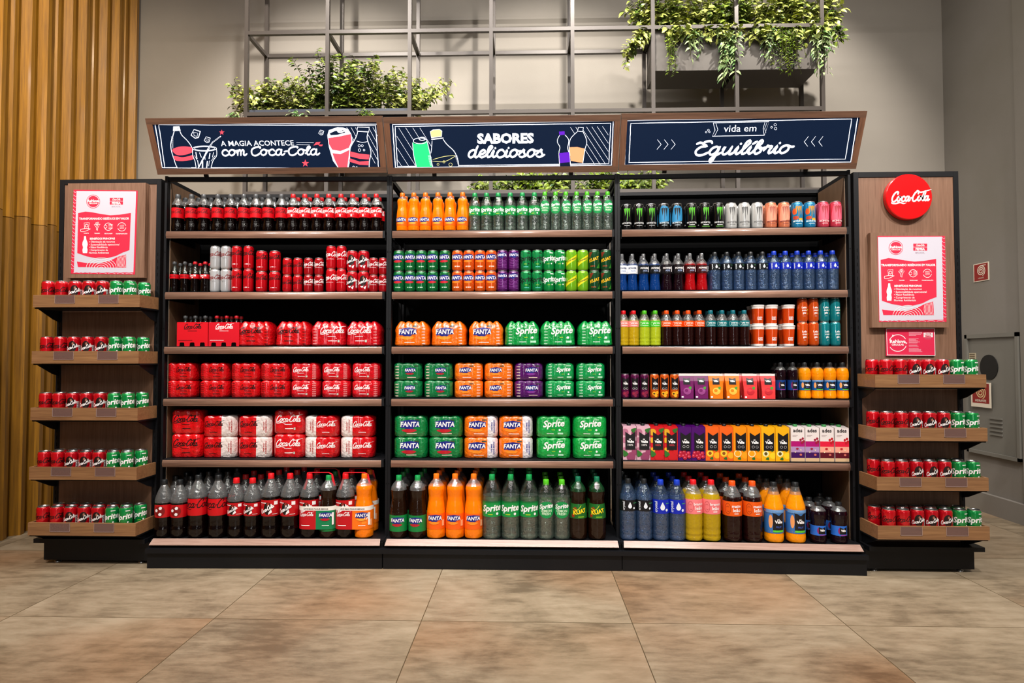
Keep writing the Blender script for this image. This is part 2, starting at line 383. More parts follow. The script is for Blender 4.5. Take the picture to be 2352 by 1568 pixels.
def wall_mat(name, a, b):
    m = bpy.data.materials.new(name); m.use_nodes = True; nt = m.node_tree; p = nt.nodes['Principled BSDF']
    tc = nt.nodes.new('ShaderNodeTexCoord'); n = nt.nodes.new('ShaderNodeTexNoise'); n.inputs['Scale'].default_value = 1.2; n.inputs['Detail'].default_value = 6
    nt.links.new(tc.outputs['Object'], n.inputs['Vector']); cr = nt.nodes.new('ShaderNodeValToRGB')
    cr.color_ramp.elements[0].position = .3; cr.color_ramp.elements[0].color = rgb(a); cr.color_ramp.elements[1].position = .7; cr.color_ramp.elements[1].color = rgb(b)
    nt.links.new(n.outputs['Fac'], cr.inputs['Fac']); nt.links.new(cr.outputs['Color'], p.inputs['Base Color']); p.inputs['Roughness'].default_value = .85
    n2 = nt.nodes.new('ShaderNodeTexNoise'); n2.inputs['Scale'].default_value = 160; nt.links.new(tc.outputs['Object'], n2.inputs['Vector'])
    bp = nt.nodes.new('ShaderNodeBump'); bp.inputs['Strength'].default_value = .25; bp.inputs['Distance'].default_value = .002
    nt.links.new(n2.outputs['Fac'], bp.inputs['Height']); nt.links.new(bp.outputs['Normal'], p.inputs['Normal'])
    return m
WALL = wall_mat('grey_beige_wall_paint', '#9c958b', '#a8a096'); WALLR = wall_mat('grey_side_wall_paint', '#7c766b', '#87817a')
CEIL = mat('ceiling_paint', '#6b6560', .9)
YB = 5.2; ZC = 5.0; XL, XR = W(303, 300, 5.2).x, W(2168, 300, 5.2).x
mb = MB(); mb.box(-6, -3.5, -.1, 6, YB + .2, 0, floor_mat()); struct(mb, 'floor')
mb = MB(); mb.box(-6, -3.5, ZC, 6, YB + .2, ZC + .1, CEIL); struct(mb, 'ceiling')
mb = MB(); mb.box(XL - .3, YB, 0, XR + .3, YB + .15, ZC, WALL); struct(mb, 'wall_back')
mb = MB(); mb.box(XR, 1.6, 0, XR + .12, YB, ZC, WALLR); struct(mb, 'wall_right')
# slatted oak wall on the left: stepped vertical slats in two lengths
mb = MB(); z1 = 2.10
mb.box(XL - .12, 1.6, 0, XL, YB, ZC, SLAT_SHADE)
y = 1.65; i = 0
while y < YB - .05:
    ww = .118; dp = .075 + .015 * (i % 3)
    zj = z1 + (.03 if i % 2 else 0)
    for (za, zb, mm) in ((0.0, zj, SLAT_SHADE), (zj + .004, ZC, SLAT)):
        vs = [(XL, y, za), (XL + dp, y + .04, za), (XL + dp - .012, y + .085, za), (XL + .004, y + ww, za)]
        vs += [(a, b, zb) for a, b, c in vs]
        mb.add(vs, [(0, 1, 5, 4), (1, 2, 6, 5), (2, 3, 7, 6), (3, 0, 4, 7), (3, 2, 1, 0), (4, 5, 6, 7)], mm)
    y += ww + .004; i += 1
struct(mb, 'wall_left')
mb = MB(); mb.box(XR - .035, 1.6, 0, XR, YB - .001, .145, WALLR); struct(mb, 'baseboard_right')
mb = MB(); mb.box(XL + .15, YB - .018, 0, XR - .02, YB - .0005, .115, WALL); struct(mb, 'baseboard_back')
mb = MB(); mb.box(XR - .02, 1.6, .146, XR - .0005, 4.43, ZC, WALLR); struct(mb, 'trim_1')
# hydrant cabinet on the right wall
hc = empty('hydrant_cabinet', (XR - .001, 4.705, 0))
CAB = mat('grey_painted_cabinet', '#77746c', .5, 0, .1); CABD = mat('cabinet_opening', '#0b0a09', .6)
mb = MB()
ya, yb2, za, zb = -.264, .264, .44, 1.365
mb.box(-.012, ya, za, 0, yb2, zb, CAB); c1 = mb.build('door', hc)
mb = MB()
for a in ((ya, za, ya + .025, zb), (yb2 - .025, za, yb2, zb), (ya, za, yb2, za + .025), (ya, zb - .03, yb2, zb)):
    mb.box(-.03, a[0], a[1], -.0121, a[2], a[3], CAB)
mb.build('frame', hc)
def side_disc(mb, y, z, ry, rz, x0, x1, m, n=28):
    vs = [(x, y + ry * math.cos(2 * PI * i / n), z + rz * math.sin(2 * PI * i / n)) for x in (x0, x1) for i in range(n)]
    mb.add(vs, [tuple(range(n))[::-1], tuple(range(n, 2 * n))] + [(i, (i + 1) % n, n + (i + 1) % n, n + i) for i in range(n)], m)
mb = MB(); side_disc(mb, .03, 1.11, .09, .095, -.018, -.0125, CABD); mb.build('round_window', hc)
for k in range(5): mb = MB(); mb.box(-.022, -.09, .60 + k * .03, -.0122, .03, .612 + k * .03, CAB); mb.build('vent_louvre', hc)
mb = MB(); mb.box(-.016, .165, 1.12, -.0122, .235, 1.22, mat('cream_notice_paper', '#b8ab90', .8))
for k in range(6): mb.box(-.0168, .172, 1.13 + k * .015, -.0161, .228, 1.137 + k * .015, ink('#6a5c44'))
mb.build('notice', hc)
tag(hc, 'grey hydrant cabinet with round black window on the right side wall', 'cabinet')
def side_sign(name, y0, y1, z0, z1, x, artf, label):
    mb = MB(); w = y1 - y0; h = z1 - z0
    mb.box(-.004, -w / 2, 0, 0, w / 2, h, ink('#e8dcc8'))
    a = Art(); artf(a, w, h)
    a.emit(mb, lambda u, v, l: (-.004 - .0003 * l, -u, v + h / 2))
    o = mb.build(name); o.location = (x, (y0 + y1) / 2, z0); tag(o, label, 'sign'); return o
DR = ink('#8f1410')
def spiral(a, cx, cy, r, w, m):
    pts = [(cx + r * (t / 40) * math.cos(-t * .5), cy + r * (t / 40) * math.sin(-t * .5)) for t in range(6, 41)]
    a.stroke(pts, w, m, False)
def s1(a, w, h):
    a.rect(-w * .45, -h * .46, w * .45, h * .46, DR); a.L = 2; spiral(a, 0, h * .08, w * .28, w * .045, ink('#e8dcc8')); a.stroke([(w * .0, h * .36), (w * .3, h * .36)], w * .06, ink('#e8dcc8'))
    a.text('HIDRANTE', 0, -h * .36, h * .1, ink('#e8dcc8'), sx=.9)
def s2(a, w, h):
    a.rect(-w * .42, -h * .34, w * .42, h * .46, DR); a.L = 2; spiral(a, 0, h * .1, w * .26, w * .04, ink('#e0c890'))
    a.text('HIDRANTE', 0, -h * .28, h * .13, ink('#e8dcc8'), bold=.02, sx=.95)
def yz(px, py):  # right wall hit
    d = ray(px, py); p = CAM + d * (XR / d.x); return p
p = yz(2238, 650); q = yz(2272, 602); side_sign('hydrant_sign', q.y, p.y, (yz(2240, 648).z), (yz(2240, 607).z), XR - .001, s1, 'small red sign with a spiral on the grey wall right of the stand')
p = yz(2241, 935); q = yz(2287, 935); side_sign('hydrant_sign', q.y, p.y, yz(2265, 935).z, yz(2265, 878).z, XR - .0305, s2, 'red and cream hydrant sign fixed on the grey cabinet door below its window')
# ------------------------------------------------------------------ steel lattice on the back wall
LY0, LY1 = 4.42, 4.76
GREY = mat('dark_bronze_steel_tube', '#47403b', .4, .2)
lat = empty('steel_lattice', (0, 0, 0))
XS = [W(x, 200, LY0).x for x in (566, 752, 941, 1128, 1315, 1500, 1692, 1889)]
ZH = [W(1176, y, LY0).z for y in (69, 257, 441)]
dz = (ZH[0] - ZH[2]) / 2; ZH = [ZH[2] - dz * 2, ZH[2] - dz, ZH[2], ZH[1], ZH[0], ZH[0] + dz, ZH[0] + 2 * dz]
ZH = [z for z in ZH if .1 < z < 4.9]
for k, (yy) in enumerate((LY0, LY1)):
    mb = MB()
    for x in XS: mb.bar((x, yy, .0), (x, yy, ZC - .001), .027, GREY)
    for z in ZH:
        for i in range(len(XS) - 1): mb.bar((XS[i] + .0135, yy, z), (XS[i + 1] - .0135, yy, z), .027, GREY)
    mb.build('front_grid' if k == 0 else 'rear_grid', lat)
for x in XS:
    for z in ZH:
        if z > 1.7: mb = MB(); mb.bar((x, LY0 + .0135, z), (x, LY1 - .0135, z), .026, GREY); mb.build('cross_tube', lat)
for x in (XS[0], XS[3], XS[7]):
    for z in [q for q in ZH if q < 2.2]: mb = MB(); mb.bar((x, LY1 + .0135, z), (x, YB - .0005, z), .024, GREY); mb.build('rear_fixing', lat)
tag(lat, 'dark steel tube lattice of square cells standing against the back wall', 'lattice')
# ------------------------------------------------------------------ planters and plants
PLB = mat('grey_planter_steel', '#57514b', .6, .1)
PLD = mat('blue_grey_planter_steel', '#3f4450', .5, .1)
def planter(x0, x1, z0, z1, m, label):
    mb = MB(); t = .004; ya, yb_ = LY0 + .016, LY1 - .016
    mb.box(x0, ya, z0, x1, yb_, z0 + t, m); mb.box(x0, ya, z0 + t, x1, ya + t, z1, m); mb.box(x0, yb_ - t, z0 + t, x1, yb_, z1, m)
    mb.box(x0, ya + t, z0 + t, x0 + t, yb_ - t, z1, m); mb.box(x1 - t, ya + t, z0 + t, x1, yb_ - t, z1, m)
    o = mb.build('planter_box'); tag(o, label, 'planter', 'steel planter boxes in the wall lattice')
    mb = MB(); mb.box(x0 + t, ya + t, z1 - .06, x1 - t, yb_ - t, z1 - .03, mat('dark_soil', '#241a12', .9, 0, 0, .6, 60)); mb.build('soil', o)
    return o
def leafm(name, a, b):
    m = bpy.data.materials.new(name); m.use_nodes = True; nt = m.node_tree; p = nt.nodes['Principled BSDF']
    tc = nt.nodes.new('ShaderNodeTexCoord'); n = nt.nodes.new('ShaderNodeTexNoise'); n.inputs['Scale'].default_value = 14; n.inputs['Detail'].default_value = 3
    nt.links.new(tc.outputs['Object'], n.inputs['Vector']); cr = nt.nodes.new('ShaderNodeValToRGB')
    cr.color_ramp.elements[0].position = .36; cr.color_ramp.elements[0].color = rgb(a); cr.color_ramp.elements[1].position = .62; cr.color_ramp.elements[1].color = rgb(b)
    nt.links.new(n.outputs['Fac'], cr.inputs['Fac']); nt.links.new(cr.outputs['Color'], p.inputs['Base Color']); p.inputs['Roughness'].default_value = .35
    return m
LV1 = leafm('ivy_leaf', '#3a5a16', '#c4c86a'); LV2 = leafm('dark_leaf', '#24421a', '#8d9f3c'); LV3 = leafm('lime_frond', '#35560f', '#869c26'); LV4 = leafm('pale_staghorn_leaf', '#2f6a28', '#b9cc8c')
STEM = mat('green_brown_stem', '#4c4a20', .7)
def leaf(vs, fs, p, d, n, L, w):
    """pointed leaf folded on its midrib"""
    d = d.normalized(); s_ = d.cross(n)
    s_ = s_.normalized() if s_.length > 1e-6 else Vector((1, 0, 0)); n = s_.cross(d)
    o = len(vs)
    a, b = L * .3, L * .66
    vs += [p, p + d * a + s_ * w + n * w * .3, p + d * a, p + d * a - s_ * w + n * w * .3, p + d * b + s_ * w * .72 + n * w * .1, p + d * b - n * w * .15, p + d * b - s_ * w * .72 + n * w * .1, p + d * L - n * L * .18]
    fs += [(o, o + 1, o + 2), (o, o + 2, o + 3), (o + 1, o + 4, o + 5, o + 2), (o + 2, o + 5, o + 6, o + 3), (o + 4, o + 7, o + 5), (o + 5, o + 7, o + 6)]
def rnd(): return Vector((random.uniform(-1, 1), random.uniform(-1, 1), random.uniform(-1, 1)))
def plant(base, kind, w, h, m, label, cat='plant', name='leafy_plant', n=26, L=.05, lw=.016, droop=0., dx=0.):
    """stems arching from base; leaves along every stem; h>0 grows up, h<0 hangs down"""
    root = empty(name, base); lv, lf = [], []; sm = MB()
    n = int(n * (1.75 if h > 0 else 1.2)); L *= 1.08
    for i in range(n):
        a = random.uniform(0, 2 * PI); sp = random.uniform(.15, 1)
        p0 = Vector((random.uniform(-.45, .45) * w, random.uniform(-.08, .08), 0))
        if h > 0:
            tip = p0 + Vector((math.cos(a) * w * .55 * sp + dx * sp, math.sin(a) * .12 * sp - .03, h * random.uniform(.22, 1.0)))
            mid = (p0 + tip) / 2 + Vector((0, 0, h * .22))
        else:
            p0.z = random.uniform(-.02, .03); p0.y = -.12 + random.uniform(-.03, .03)
            tip = p0 + Vector((random.uniform(-.3, .3) * w + dx, -.07 + random.uniform(-.03, .02), h * random.uniform(.35, 1)))
            mid = p0 + Vector((0, -.07, .02 + h * .15))
        pts = [((1 - t) ** 2) * p0 + 2 * t * (1 - t) * mid + t * t * tip for t in [k / 7 for k in range(8)]]
        sm.tube(pts, .0016, STEM, 4)
        nl = int(max(8, (pts[-1] - pts[0]).length / (L * .28)))
        for k in range(nl):
            t = (k + .5) / nl; p = ((1 - t) ** 2) * p0 + 2 * t * (1 - t) * mid + t * t * tip
            if h > 0 and t < .12: continue
            tang = (tip - p0).normalized(); sd = rnd(); sd = (sd - tang * sd.dot(tang)).normalized()
            if kind == 'fern': d = tang * .5 + sd
            elif kind == 'stag': d = tang * .8 + sd * .8
            else: d = tang * .3 + sd + Vector((0, -.15, -.25))
            nn = Vector((random.uniform(-.5, .5), -.7, .7 + random.uniform(-.4, .4)))
            leaf(lv, lf, p + sd * .004, d, nn, L * random.uniform(.6, 1.15), lw * random.uniform(.7, 1.15))
    mb = MB(); mb.add(lv, lf, m); mb.build('foliage', root); sm.build('stems', root)
    tag(root, label, cat); return root
def xat(px): return W(px, 200, LY0).x
zt_r = W(1690, 55, LY0).z; zb_r = W(1690, 158, LY0).z
planter(XS[5] + .02, XS[6] - .016, zb_r, zt_r, PLB, 'grey planter box high on the right of the lattice, left one of the pair')
planter(XS[6] + .016, XS[7] - .02, zb_r, zt_r, PLB, 'grey planter box high on the right of the lattice, right one of the pair')
zt_l = W(750, 248, LY0).z
planter(XS[0] + .016, XS[1] - .016, zt_l - .14, zt_l, PLD, 'blue-grey planter box behind the left header sign, leftmost of three lattice boxes')
planter(XS[1] + .016, XS[2] - .016, zt_l - .14, zt_l, PLD, 'blue-grey planter box between lattice posts behind the left sign, right half')
zt_m = W(1300, 434, LY0).z
planter(XS[3] - .0 + .016, XS[4] - .016, zt_m - .2, zt_m, PLD, 'planter box behind the green bottles under the middle sign')
planter(XS[4] + .016, XS[5] - .016, zt_m - .2, zt_m, PLD, 'planter box behind the middle post of the shelving, under the signs')
YP = (LY0 + LY1) / 2
def pl(px, zt, **k): return plant((W(px, 200, YP).x, YP, zt - .029), **k)
pl(600, zt_l, kind='ivy', w=.3, h=.3, m=LV1, label='pale variegated bushy plant at the left end of the left planter', n=34, L=.045)
pl(690, zt_l, kind='ivy', w=.34, h=.32, m=LV1, label='variegated leafy plant in the left planter, left of its steel post', n=34, L=.045)
pl(790, zt_l, kind='ivy', w=.46, h=.5, m=LV2, label='tallest dark green shrub in the left planter, right of its steel post', n=46, L=.046)
pl(872, zt_l, kind='ivy', w=.42, h=.42, m=LV1, label='light leaved shrub at the right of the left planter', n=38, L=.045)
pl(930, zt_l, kind='ivy', w=.22, h=.3, m=LV1, label='thin trailing plant leaning out right of the left planter', n=26, L=.04, dx=.24)
pl(560, zt_l, kind='stag', w=.06, h=-.16, m=LV4, label='small pale frond hanging at the left end of the left planter', n=7, L=.05, lw=.008)
pl(708, zt_l, kind='stag', w=.12, h=-.16, m=LV4, label='pale green frond hanging over the left planter edge by the post', n=9, L=.06, lw=.008)
pl(850, zt_l, kind='fern', w=.1, h=-.14, m=LV3, label='lime fern tuft hanging from the right half of the left planter', n=9, L=.04, lw=.006)
for i, (px, w_, hh, mm, lb) in enumerate(((1150, .3, .15, LV2, 'low dark plant under the middle sign, left end of its planter'), (1225, .3, .18, LV3, 'lime green bush just above the clear bottles under the middle sign'),
        (1320, .34, .2, LV2, 'dark leafy bush under the middle sign near its right half'), (1410, .3, .2, LV3, 'lime bush behind the post between middle and right bay'), (1480, .26, .2, LV2, 'dark green plant at the far right end of the lower planter'))):
    pl(px, zt_m, kind='ivy' if mm is LV2 else 'fern', w=w_, h=hh, m=mm, label=lb, n=34, L=.05, lw=.014)
pl(1250, zt_m, kind='fern', w=.5, h=-.12, m=LV3, label='lime tufts spilling over the lower planter behind the green-labelled bottles', n=12, L=.04, lw=.006)
for i, (px, w_, hh, mm, lb, dxx) in enumerate(((1520, .34, .34, LV1, 'pale ivy bush at the left end of the high right planter', -.1), (1600, .36, .36, LV1, 'cream-green ivy bush in the high right planter, second from its left end', 0),
        (1680, .34, .34, LV2, 'darker bush behind the middle post of the high right planter', 0), (1760, .36, .36, LV1, 'pale ivy bush right of the middle post of the high right planter', 0), (1850, .34, .34, LV1, 'pale ivy bush at the right end of the high right planter', .05))):
    pl(px, zt_r, kind='ivy', w=w_, h=hh, m=mm, label=lb, n=44, L=.055, lw=.019, dx=dxx)
pl(1475, zt_r, kind='ivy', w=.08, h=-.30, m=LV1, label='ivy strands trailing left of the high right planter', n=13, L=.05, lw=.016, dx=-.14)
pl(1530, zt_r, kind='fern', w=.07, h=-.36, m=LV3, label='thin lime frond hanging at the left of the high right planter', n=14, L=.028, lw=.004)
pl(1578, zt_r, kind='stag', w=.08, h=-.24, m=LV4, label='short pale frond hanging beside the thin lime frond', n=8, L=.05, lw=.008)
pl(1652, zt_r, kind='stag', w=.14, h=-.46, m=LV4, label='longest pale forked frond hanging left of the middle post', n=18, L=.06, lw=.009)
pl(1745, zt_r, kind='stag', w=.07, h=-.26, m=LV4, label='small pale frond hanging right of the middle post', n=8, L=.05, lw=.008)
pl(1785, zt_r, kind='fern', w=.16, h=-.34, m=LV3, label='yellow-green feathery plant hanging over the right planter box', n=30, L=.03, lw=.005)
pl(1860, zt_r, kind='stag', w=.14, h=-.40, m=LV4, label='pale forked frond hanging at the right end of the high planter', n=16, L=.06, lw=.009)
for px, lb in ((1545, 'short ivy fringe over the high right planter, near its left end'), (1625, 'short ivy fringe left of the middle post of the high planter'), (1715, 'short ivy fringe right of the middle post of the high planter'), (1830, 'short ivy fringe near the right end of the high planter')):
    pl(px, zt_r, kind='ivy', w=.28, h=-.12, m=LV1, label=lb, n=16, L=.05, lw=.017)
pl(1897, zt_r, kind='ivy', w=.05, h=-.16, m=LV2, label='few dark ivy leaves hanging outside the last lattice post', n=5, L=.05, lw=.018, dx=.02)
# ------------------------------------------------------------------ shelving bays
YF = 3.54; DEP = .40
PX = [(372, 3.515), (892, YF), (1420, YF), (1960, 3.50)]
POST = [Vector((W(x, 820, y).x, y, 0)) for x, y in PX]
ZTOP = W(1150, 401, YF).z
SHY = [527, 668, 794.5, 915, 1056.5]
ZS = [W(1176, y, YF - .02).z for y in SHY]; ZDECK = .150
BAYN = ['left bay', 'middle bay', 'right bay']; SHN = ['top shelf', 'second shelf', 'third shelf', 'fourth shelf', 'fifth shelf', 'bottom deck']
BAYM = []
for b in range(3):
    a, c = POST[b], POST[b + 1]; U = (c - a); wdt = U.length; U.normalize(); V = Vector((-U.y, U.x, 0))
    M = Matrix(((U.x, V.x, 0, a.x), (U.y, V.y, 0, a.y), (0, 0, 1, 0), (0, 0, 0, 1))); BAYM.append((M, wdt))
    root = empty('display_shelving_unit', mw=M)
    tag(root, ['left bay of the black shelving, stocked mostly with red drinks', 'middle bay of the black shelving, stocked with orange and green drinks', 'right bay of the black shelving, stocked with water, teas and juices'][b], 'shelving')
    w = wdt; g = .0005
    for s in (0, 1):
        mb = MB(); x0 = g if s == 0 else w - .0145; x1 = x0 + .014
        mb.box(x0, 0, .142, x1, .035, ZTOP, BLK); mb.box(x0, DEP - .03, .142, x1, DEP, ZTOP - .01, BLK)
        mb.box(x0, .035, ZTOP - .03, x1, DEP - .03, ZTOP - .006, BLK)
        for z in [.45 + .45 * k for k in range(4)]:
            mb.lathe([(.0035, 0), (.0035, .0015)], BLKD, 8, x0 + .007, 0, 0)
            mb.v[-16 * 2:] = [(v[0], -(v[2]) , z + (v[1] - 0)) for v in mb.v[-16 * 2:]]
        mb.build('upright_post', root)
    mb = MB(); mb.box(.0155, .006, ZTOP - .028, w - .0155, .03, ZTOP - .004, BLK); mb.build('front_rail', root)
    mb = MB(); mb.box(.0155, DEP - .028, ZTOP - .03, w - .0155, DEP - .006, ZTOP - .008, BLK); mb.build('rear_rail', root)
    mb = MB(); mb.box(.0005, DEP + .0005, .142, w + (.006 if b < 2 else -.0005), DEP + .006, ZTOP - .012, BLKD); mb.build('back_panel', root)
    if b == 0: mb = MB(); mb.box(.0148, .036, .151, .02, DEP - .031, ZTOP - .032, WOODP); mb.build('side_panel', root)
    if b == 2: mb = MB(); mb.box(w - .02, .036, .151, w - .0148, DEP - .031, ZTOP - .032, WOODP); mb.build('side_panel', root)
    for k, z in enumerate(ZS):
        x0, x1 = .021, w - .021
        mb = MB(); mb.box(x0, -.008, z - .008, x1, DEP - .013, z, BLK); mb.box(x0, -.016, z - .044, x1, -.009, z - .002, BLK)
        sh = mb.build('shelf', root)
        mb = MB(); n = 6; prof = []
        for q in range(n + 1):
            t = q / n; prof.append((-.0165 - .006 * math.sin(PI * t), z - .0445 + .040 * t))
        vs = [(x, p[0], p[1]) for x in (x0 + .002, x1 - .014) for p in prof]
        mb.add(vs, [(q, q + n + 1, q + n + 2, q + 1) for q in range(n)] + [tuple(range(n + 1)), tuple(range(n + 1, 2 * n + 2))[::-1]], WOODH, True)
        mb.build('shelf_edge', sh)
        for xx in (x0 + .004, x1 - .006): mb = MB(); mb.box(xx - .002, .02, z - .05, xx + .002, .3, z - .0085, BLK); mb.build('bracket', sh)
    mb = MB(); mb.box(.002, -.082, ZDECK - .012, w - .002, DEP - .0125, ZDECK, BLK); dk = mb.build('deck', root)
    # sloping price strip at the deck edge
    mb = MB(); x0, x1 = .012, w - .018
    vs = [(x0 + .004, -.083, ZDECK + .006), (x1 - .004, -.083, ZDECK + .006), (x1, -.118, ZDECK - .021), (x0, -.118, ZDECK - .021),
          (x0 + .004, -.0825, ZDECK + .003), (x1 - .004, -.0825, ZDECK + .003), (x1, -.1165, ZDECK - .024), (x0, -.1165, ZDECK - .024)]
    mb.add(vs, [(3, 2, 1, 0), (4, 5, 6, 7), (0, 1, 5, 4), (2, 3, 7, 6), (1, 2, 6, 5), (0, 4, 7, 3)], wood('deck_strip_laminate', '#86685c', '#b89a8c', 0, .22, .5) if 'deck_strip_laminate' not in MATS else MATS['deck_strip_laminate']); mb.build('price_strip', dk)
    mb = MB(); mb.box(.001, -.135, .088, w - .001, DEP - .01, .112, BLK); mb.box(.004, -.10, .1121, w - .004, DEP - .02, .1375, BLKD)
    mb.v = [(x, y, z) for x, y, z in mb.v]; mb.build('ledge', root)
    mb = MB(); mb.box(.004, -.118, 0.0, w - .004, DEP - .02, .0875, BLK); mb.build('kick_plate', root)
def bayx(b, px, Yl=0., py=820):
    """local x in bay b at local depth Yl for a photo column"""
    M, w = BAYM[b]; Mi = M.inverted(); d = Mi.to_3x3() @ ray(px, py); o = Mi @ CAM; t = (Yl - o.y) / d.y
    return (o + d * t).x
# ------------------------------------------------------------------ header signs
def frame_matrix(O, U, V):
    N = U.cross(V).normalized(); return Matrix(((U.x, V.x, N.x, O.x), (U.y, V.y, N.y, O.y), (U.z, V.z, N.z, O.z), (0, 0, 0, 1)))
def planeP(M):
    Mi = M.inverted(); o = Mi @ CAM; R = Mi.to_3x3()
    def P(x, y):
        d = R @ ray(x, y); t = -o.z / d.z; q = o + d * t; return (q.x, q.y)
    return P
NAVY = mat('backlit_navy_panel', '#03152e', .55, 0, 0, emit=.55, spec=.2)
SW = mat('backlit_white_print', '#e8eefc', .5, emit=.75); SR = mat('backlit_red_print', '#f04a5c', .5, emit=.55); SG = mat('backlit_green_print', '#1fce7c', .5, emit=.55)
SY = mat('backlit_cream_print', '#d8d38c', .5, emit=.55); SPU = mat('backlit_purple_print', '#5a12b8', .5, emit=.6); SO = mat('backlit_peach_print', '#f0a070', .5, emit=.55)
def sign(b, corners, label, drawf):
    Yb_, Yt = YF - .07, YF - .195
    (tl, tr, br, bl) = corners
    O = W(bl[0], bl[1], Yb_); E = W(br[0], br[1], Yb_); O.z = E.z = (O.z + E.z) / 2 if b != 1 else O.z
    T = W((tl[0] + tr[0]) / 2, (tl[1] + tr[1]) / 2, Yt)
    U = (E - O); w = U.length; U.normalize(); V = Vector((0, Yt - Yb_, T.z - O.z)); h = V.length; V.normalize()
    M = frame_matrix(O, U, V); root = empty('header_sign', mw=M); fr = .033; t = .028
    mb = MB()
    for bb, mm in (((0, 0, w, fr), WOODF), ((0, h - fr, w, h), WOODF), ((0, fr + .0002, fr, h - fr - .0002), WOODFV), ((w - fr, fr + .0002, w, h - fr - .0002), WOODFV)):
        mb = MB(); mb.box(bb[0], bb[1], -t, bb[2], bb[3], 0, mm); mb.build('frame_side', root)
    mb = MB(); mb.box(fr, fr, -t, w - fr, h - fr, -.004, NAVY)
    a = Art(planeP(M @ Matrix.Translation((0, 0, -.004)))); drawf(a)
    a.emit(mb, lambda u, v, l: (min(max(u, fr), w - fr), min(max(v, fr), h - fr), -.004 + .0003 * l)); mb.build('panel', root)
    for xx in (w * .2, w * .8): mb = MB(); mb.box(xx - .012, -.02, -.04, xx + .012, .1, -.0285, BLK); mb.build('mounting_arm', root)
    tag(root, label, 'sign'); return root
def border(a, c1, c2, w1=7, w2=6):
    for c, w in ((c1, w1), (c2, w2)):
        n = len(c)
        for i in range(n):
            p, q = c[i], c[(i + 1) % n]
            pts = [(p[0] + (q[0] - p[0]) * t / 12 + random.uniform(-1.2, 1.2), p[1] + (q[1] - p[1]) * t / 12 + random.uniform(-1.2, 1.2)) for t in range(13)]
            a.stroke(pts, w, SW, False)
def star(a, x, y, r, m):
    a.poly([(x + (r if i % 2 == 0 else r * .42) * math.sin(i * PI / 5), y - (r if i % 2 == 0 else r * .42) * math.cos(i * PI / 5)) for i in range(10)], m)
def h1(a):
    a.crop(330, 240, 3.408)
    border(a, [(88, 146), (1848, 153), (1866, 500), (146, 494)], [(118, 158), (1816, 165), (1838, 500), (166, 494)])
    # hatch lines right
    for i in range(9):
        x = 1590 + i * 34; y0 = 180; L = 300 - abs(i - 3) * 20
        x1 = x + L * .55; y1 = y0 + L
        if x1 > 1830: y1 = y0 + (1830 - x) / .55; x1 = 1830
        if x < 1830: a.stroke([(x, y0), (x1, y1)], 4, SW, False)
    # bottle left
    a.L = 2
    a.poly([(232, 176), (280, 172), (296, 210), (330, 262), (368, 320), (384, 360), (388, 420), (372, 494), (264, 494), (248, 440), (222, 380), (212, 310), (226, 250), (238, 210)], NAVY)
    a.L = 3
    a.stroke([(240, 208), (228, 250), (212, 310), (220, 370), (236, 420), (248, 460), (264, 496)], 6, SW)
    a.stroke([(284, 206), (300, 240), (340, 280), (370, 320), (382, 350)], 6, SW)
    a.poly([(232, 172), (280, 170), (290, 204), (230, 208)], SW); a.L = 4
    for i in range(4): a.stroke([(242 + i * 11, 178), (243 + i * 11, 196)], 3, NAVY, False)
    a.poly([(226, 352), (270, 332), (330, 328), (380, 338), (384, 370), (330, 392), (270, 396), (238, 378)], SR, True)
    a.poly([(236, 402), (300, 412), (352, 404), (388, 396), (388, 428), (340, 438), (290, 442), (246, 434)], SR, True)
    for i in range(12): a.stroke([(216 + i * .5, 250 + i * 8), (232, 254 + i * 8)], 2.5, SW, False)
    # glass
    a.L = 5
    a.poly([(384, 330), (570, 348), (575, 392), (548, 430), (530, 496), (410, 496), (396, 420)], NAVY)
    a.L = 6
    a.ring(478, 344, 94, 20, 5, SW); a.ring(478, 344, 80, 14, 3, SW)
    a.stroke([(384, 346), (386, 400), (402, 440), (412, 496)], 5, SW); a.stroke([(572, 350), (572, 400), (544, 440), (528, 496)], 5, SW)
    for (x, y, x2, y2, ww) in ((410, 376, 418, 420, 12), (440, 380, 452, 410, 10), (520, 384, 514, 420, 12), (548, 376, 540, 410, 7), (480, 390, 482, 430, 6), (424, 440, 432, 490, 9), (462, 446, 462, 492, 16), (500, 446, 494, 492, 14), (516, 440, 510, 480, 5), (400, 400, 420, 436, 5), (560, 400, 530, 440, 5)):
        a.stroke([(x, y), (x2, y2)], ww, SW, False)
    a.stroke([(430, 494), (506, 350), (540, 296)], 13, SW, False); a.stroke([(540, 296), (602, 250)], 13, SW, False)
    a.L = 7; a.stroke([(510, 346), (540, 298)], 6, NAVY, False); a.stroke([(544, 292), (598, 254)], 6, NAVY, False)
    for (x, y, r) in ((408, 228, 40), (498, 274, 27), (1390, 218, 23)):
        a.L = 3; a.poly([(x - r, y + r * .3), (x - r * .35, y - r * .9), (x + r, y - r * .5), (x + r * .6, y + r * .8), (x - r * .1, y + r)], SW, False)
        a.L = 4; a.poly([(x - r * .82, y + r * .25), (x - r * .3, y - r * .74), (x + r * .8, y - r * .38), (x + r * .48, y + r * .62), (x - r * .1, y + r * .8)], NAVY)
        a.L = 5; a.stroke([(x - r * .4, y - r * .3), (x + r * .4, y - r * .1), (x + r * .3, y + r * .5), (x - r * .3, y + r * .4), (x - r * .4, y - r * .3)], 3, SW, False)
    a.L = 3; star(a, 612, 218, 22, SR); star(a, 1266, 460, 30, SR)
    a.text('A MAGIA ACONTECE', 892, 322, 54, SW, bold=.01, sx=1.1)
    a.stroke([(1198, 296), (1330, 298)], 4, SW, False); a.stroke([(1198, 314), (1300, 316)], 4, SW, False)
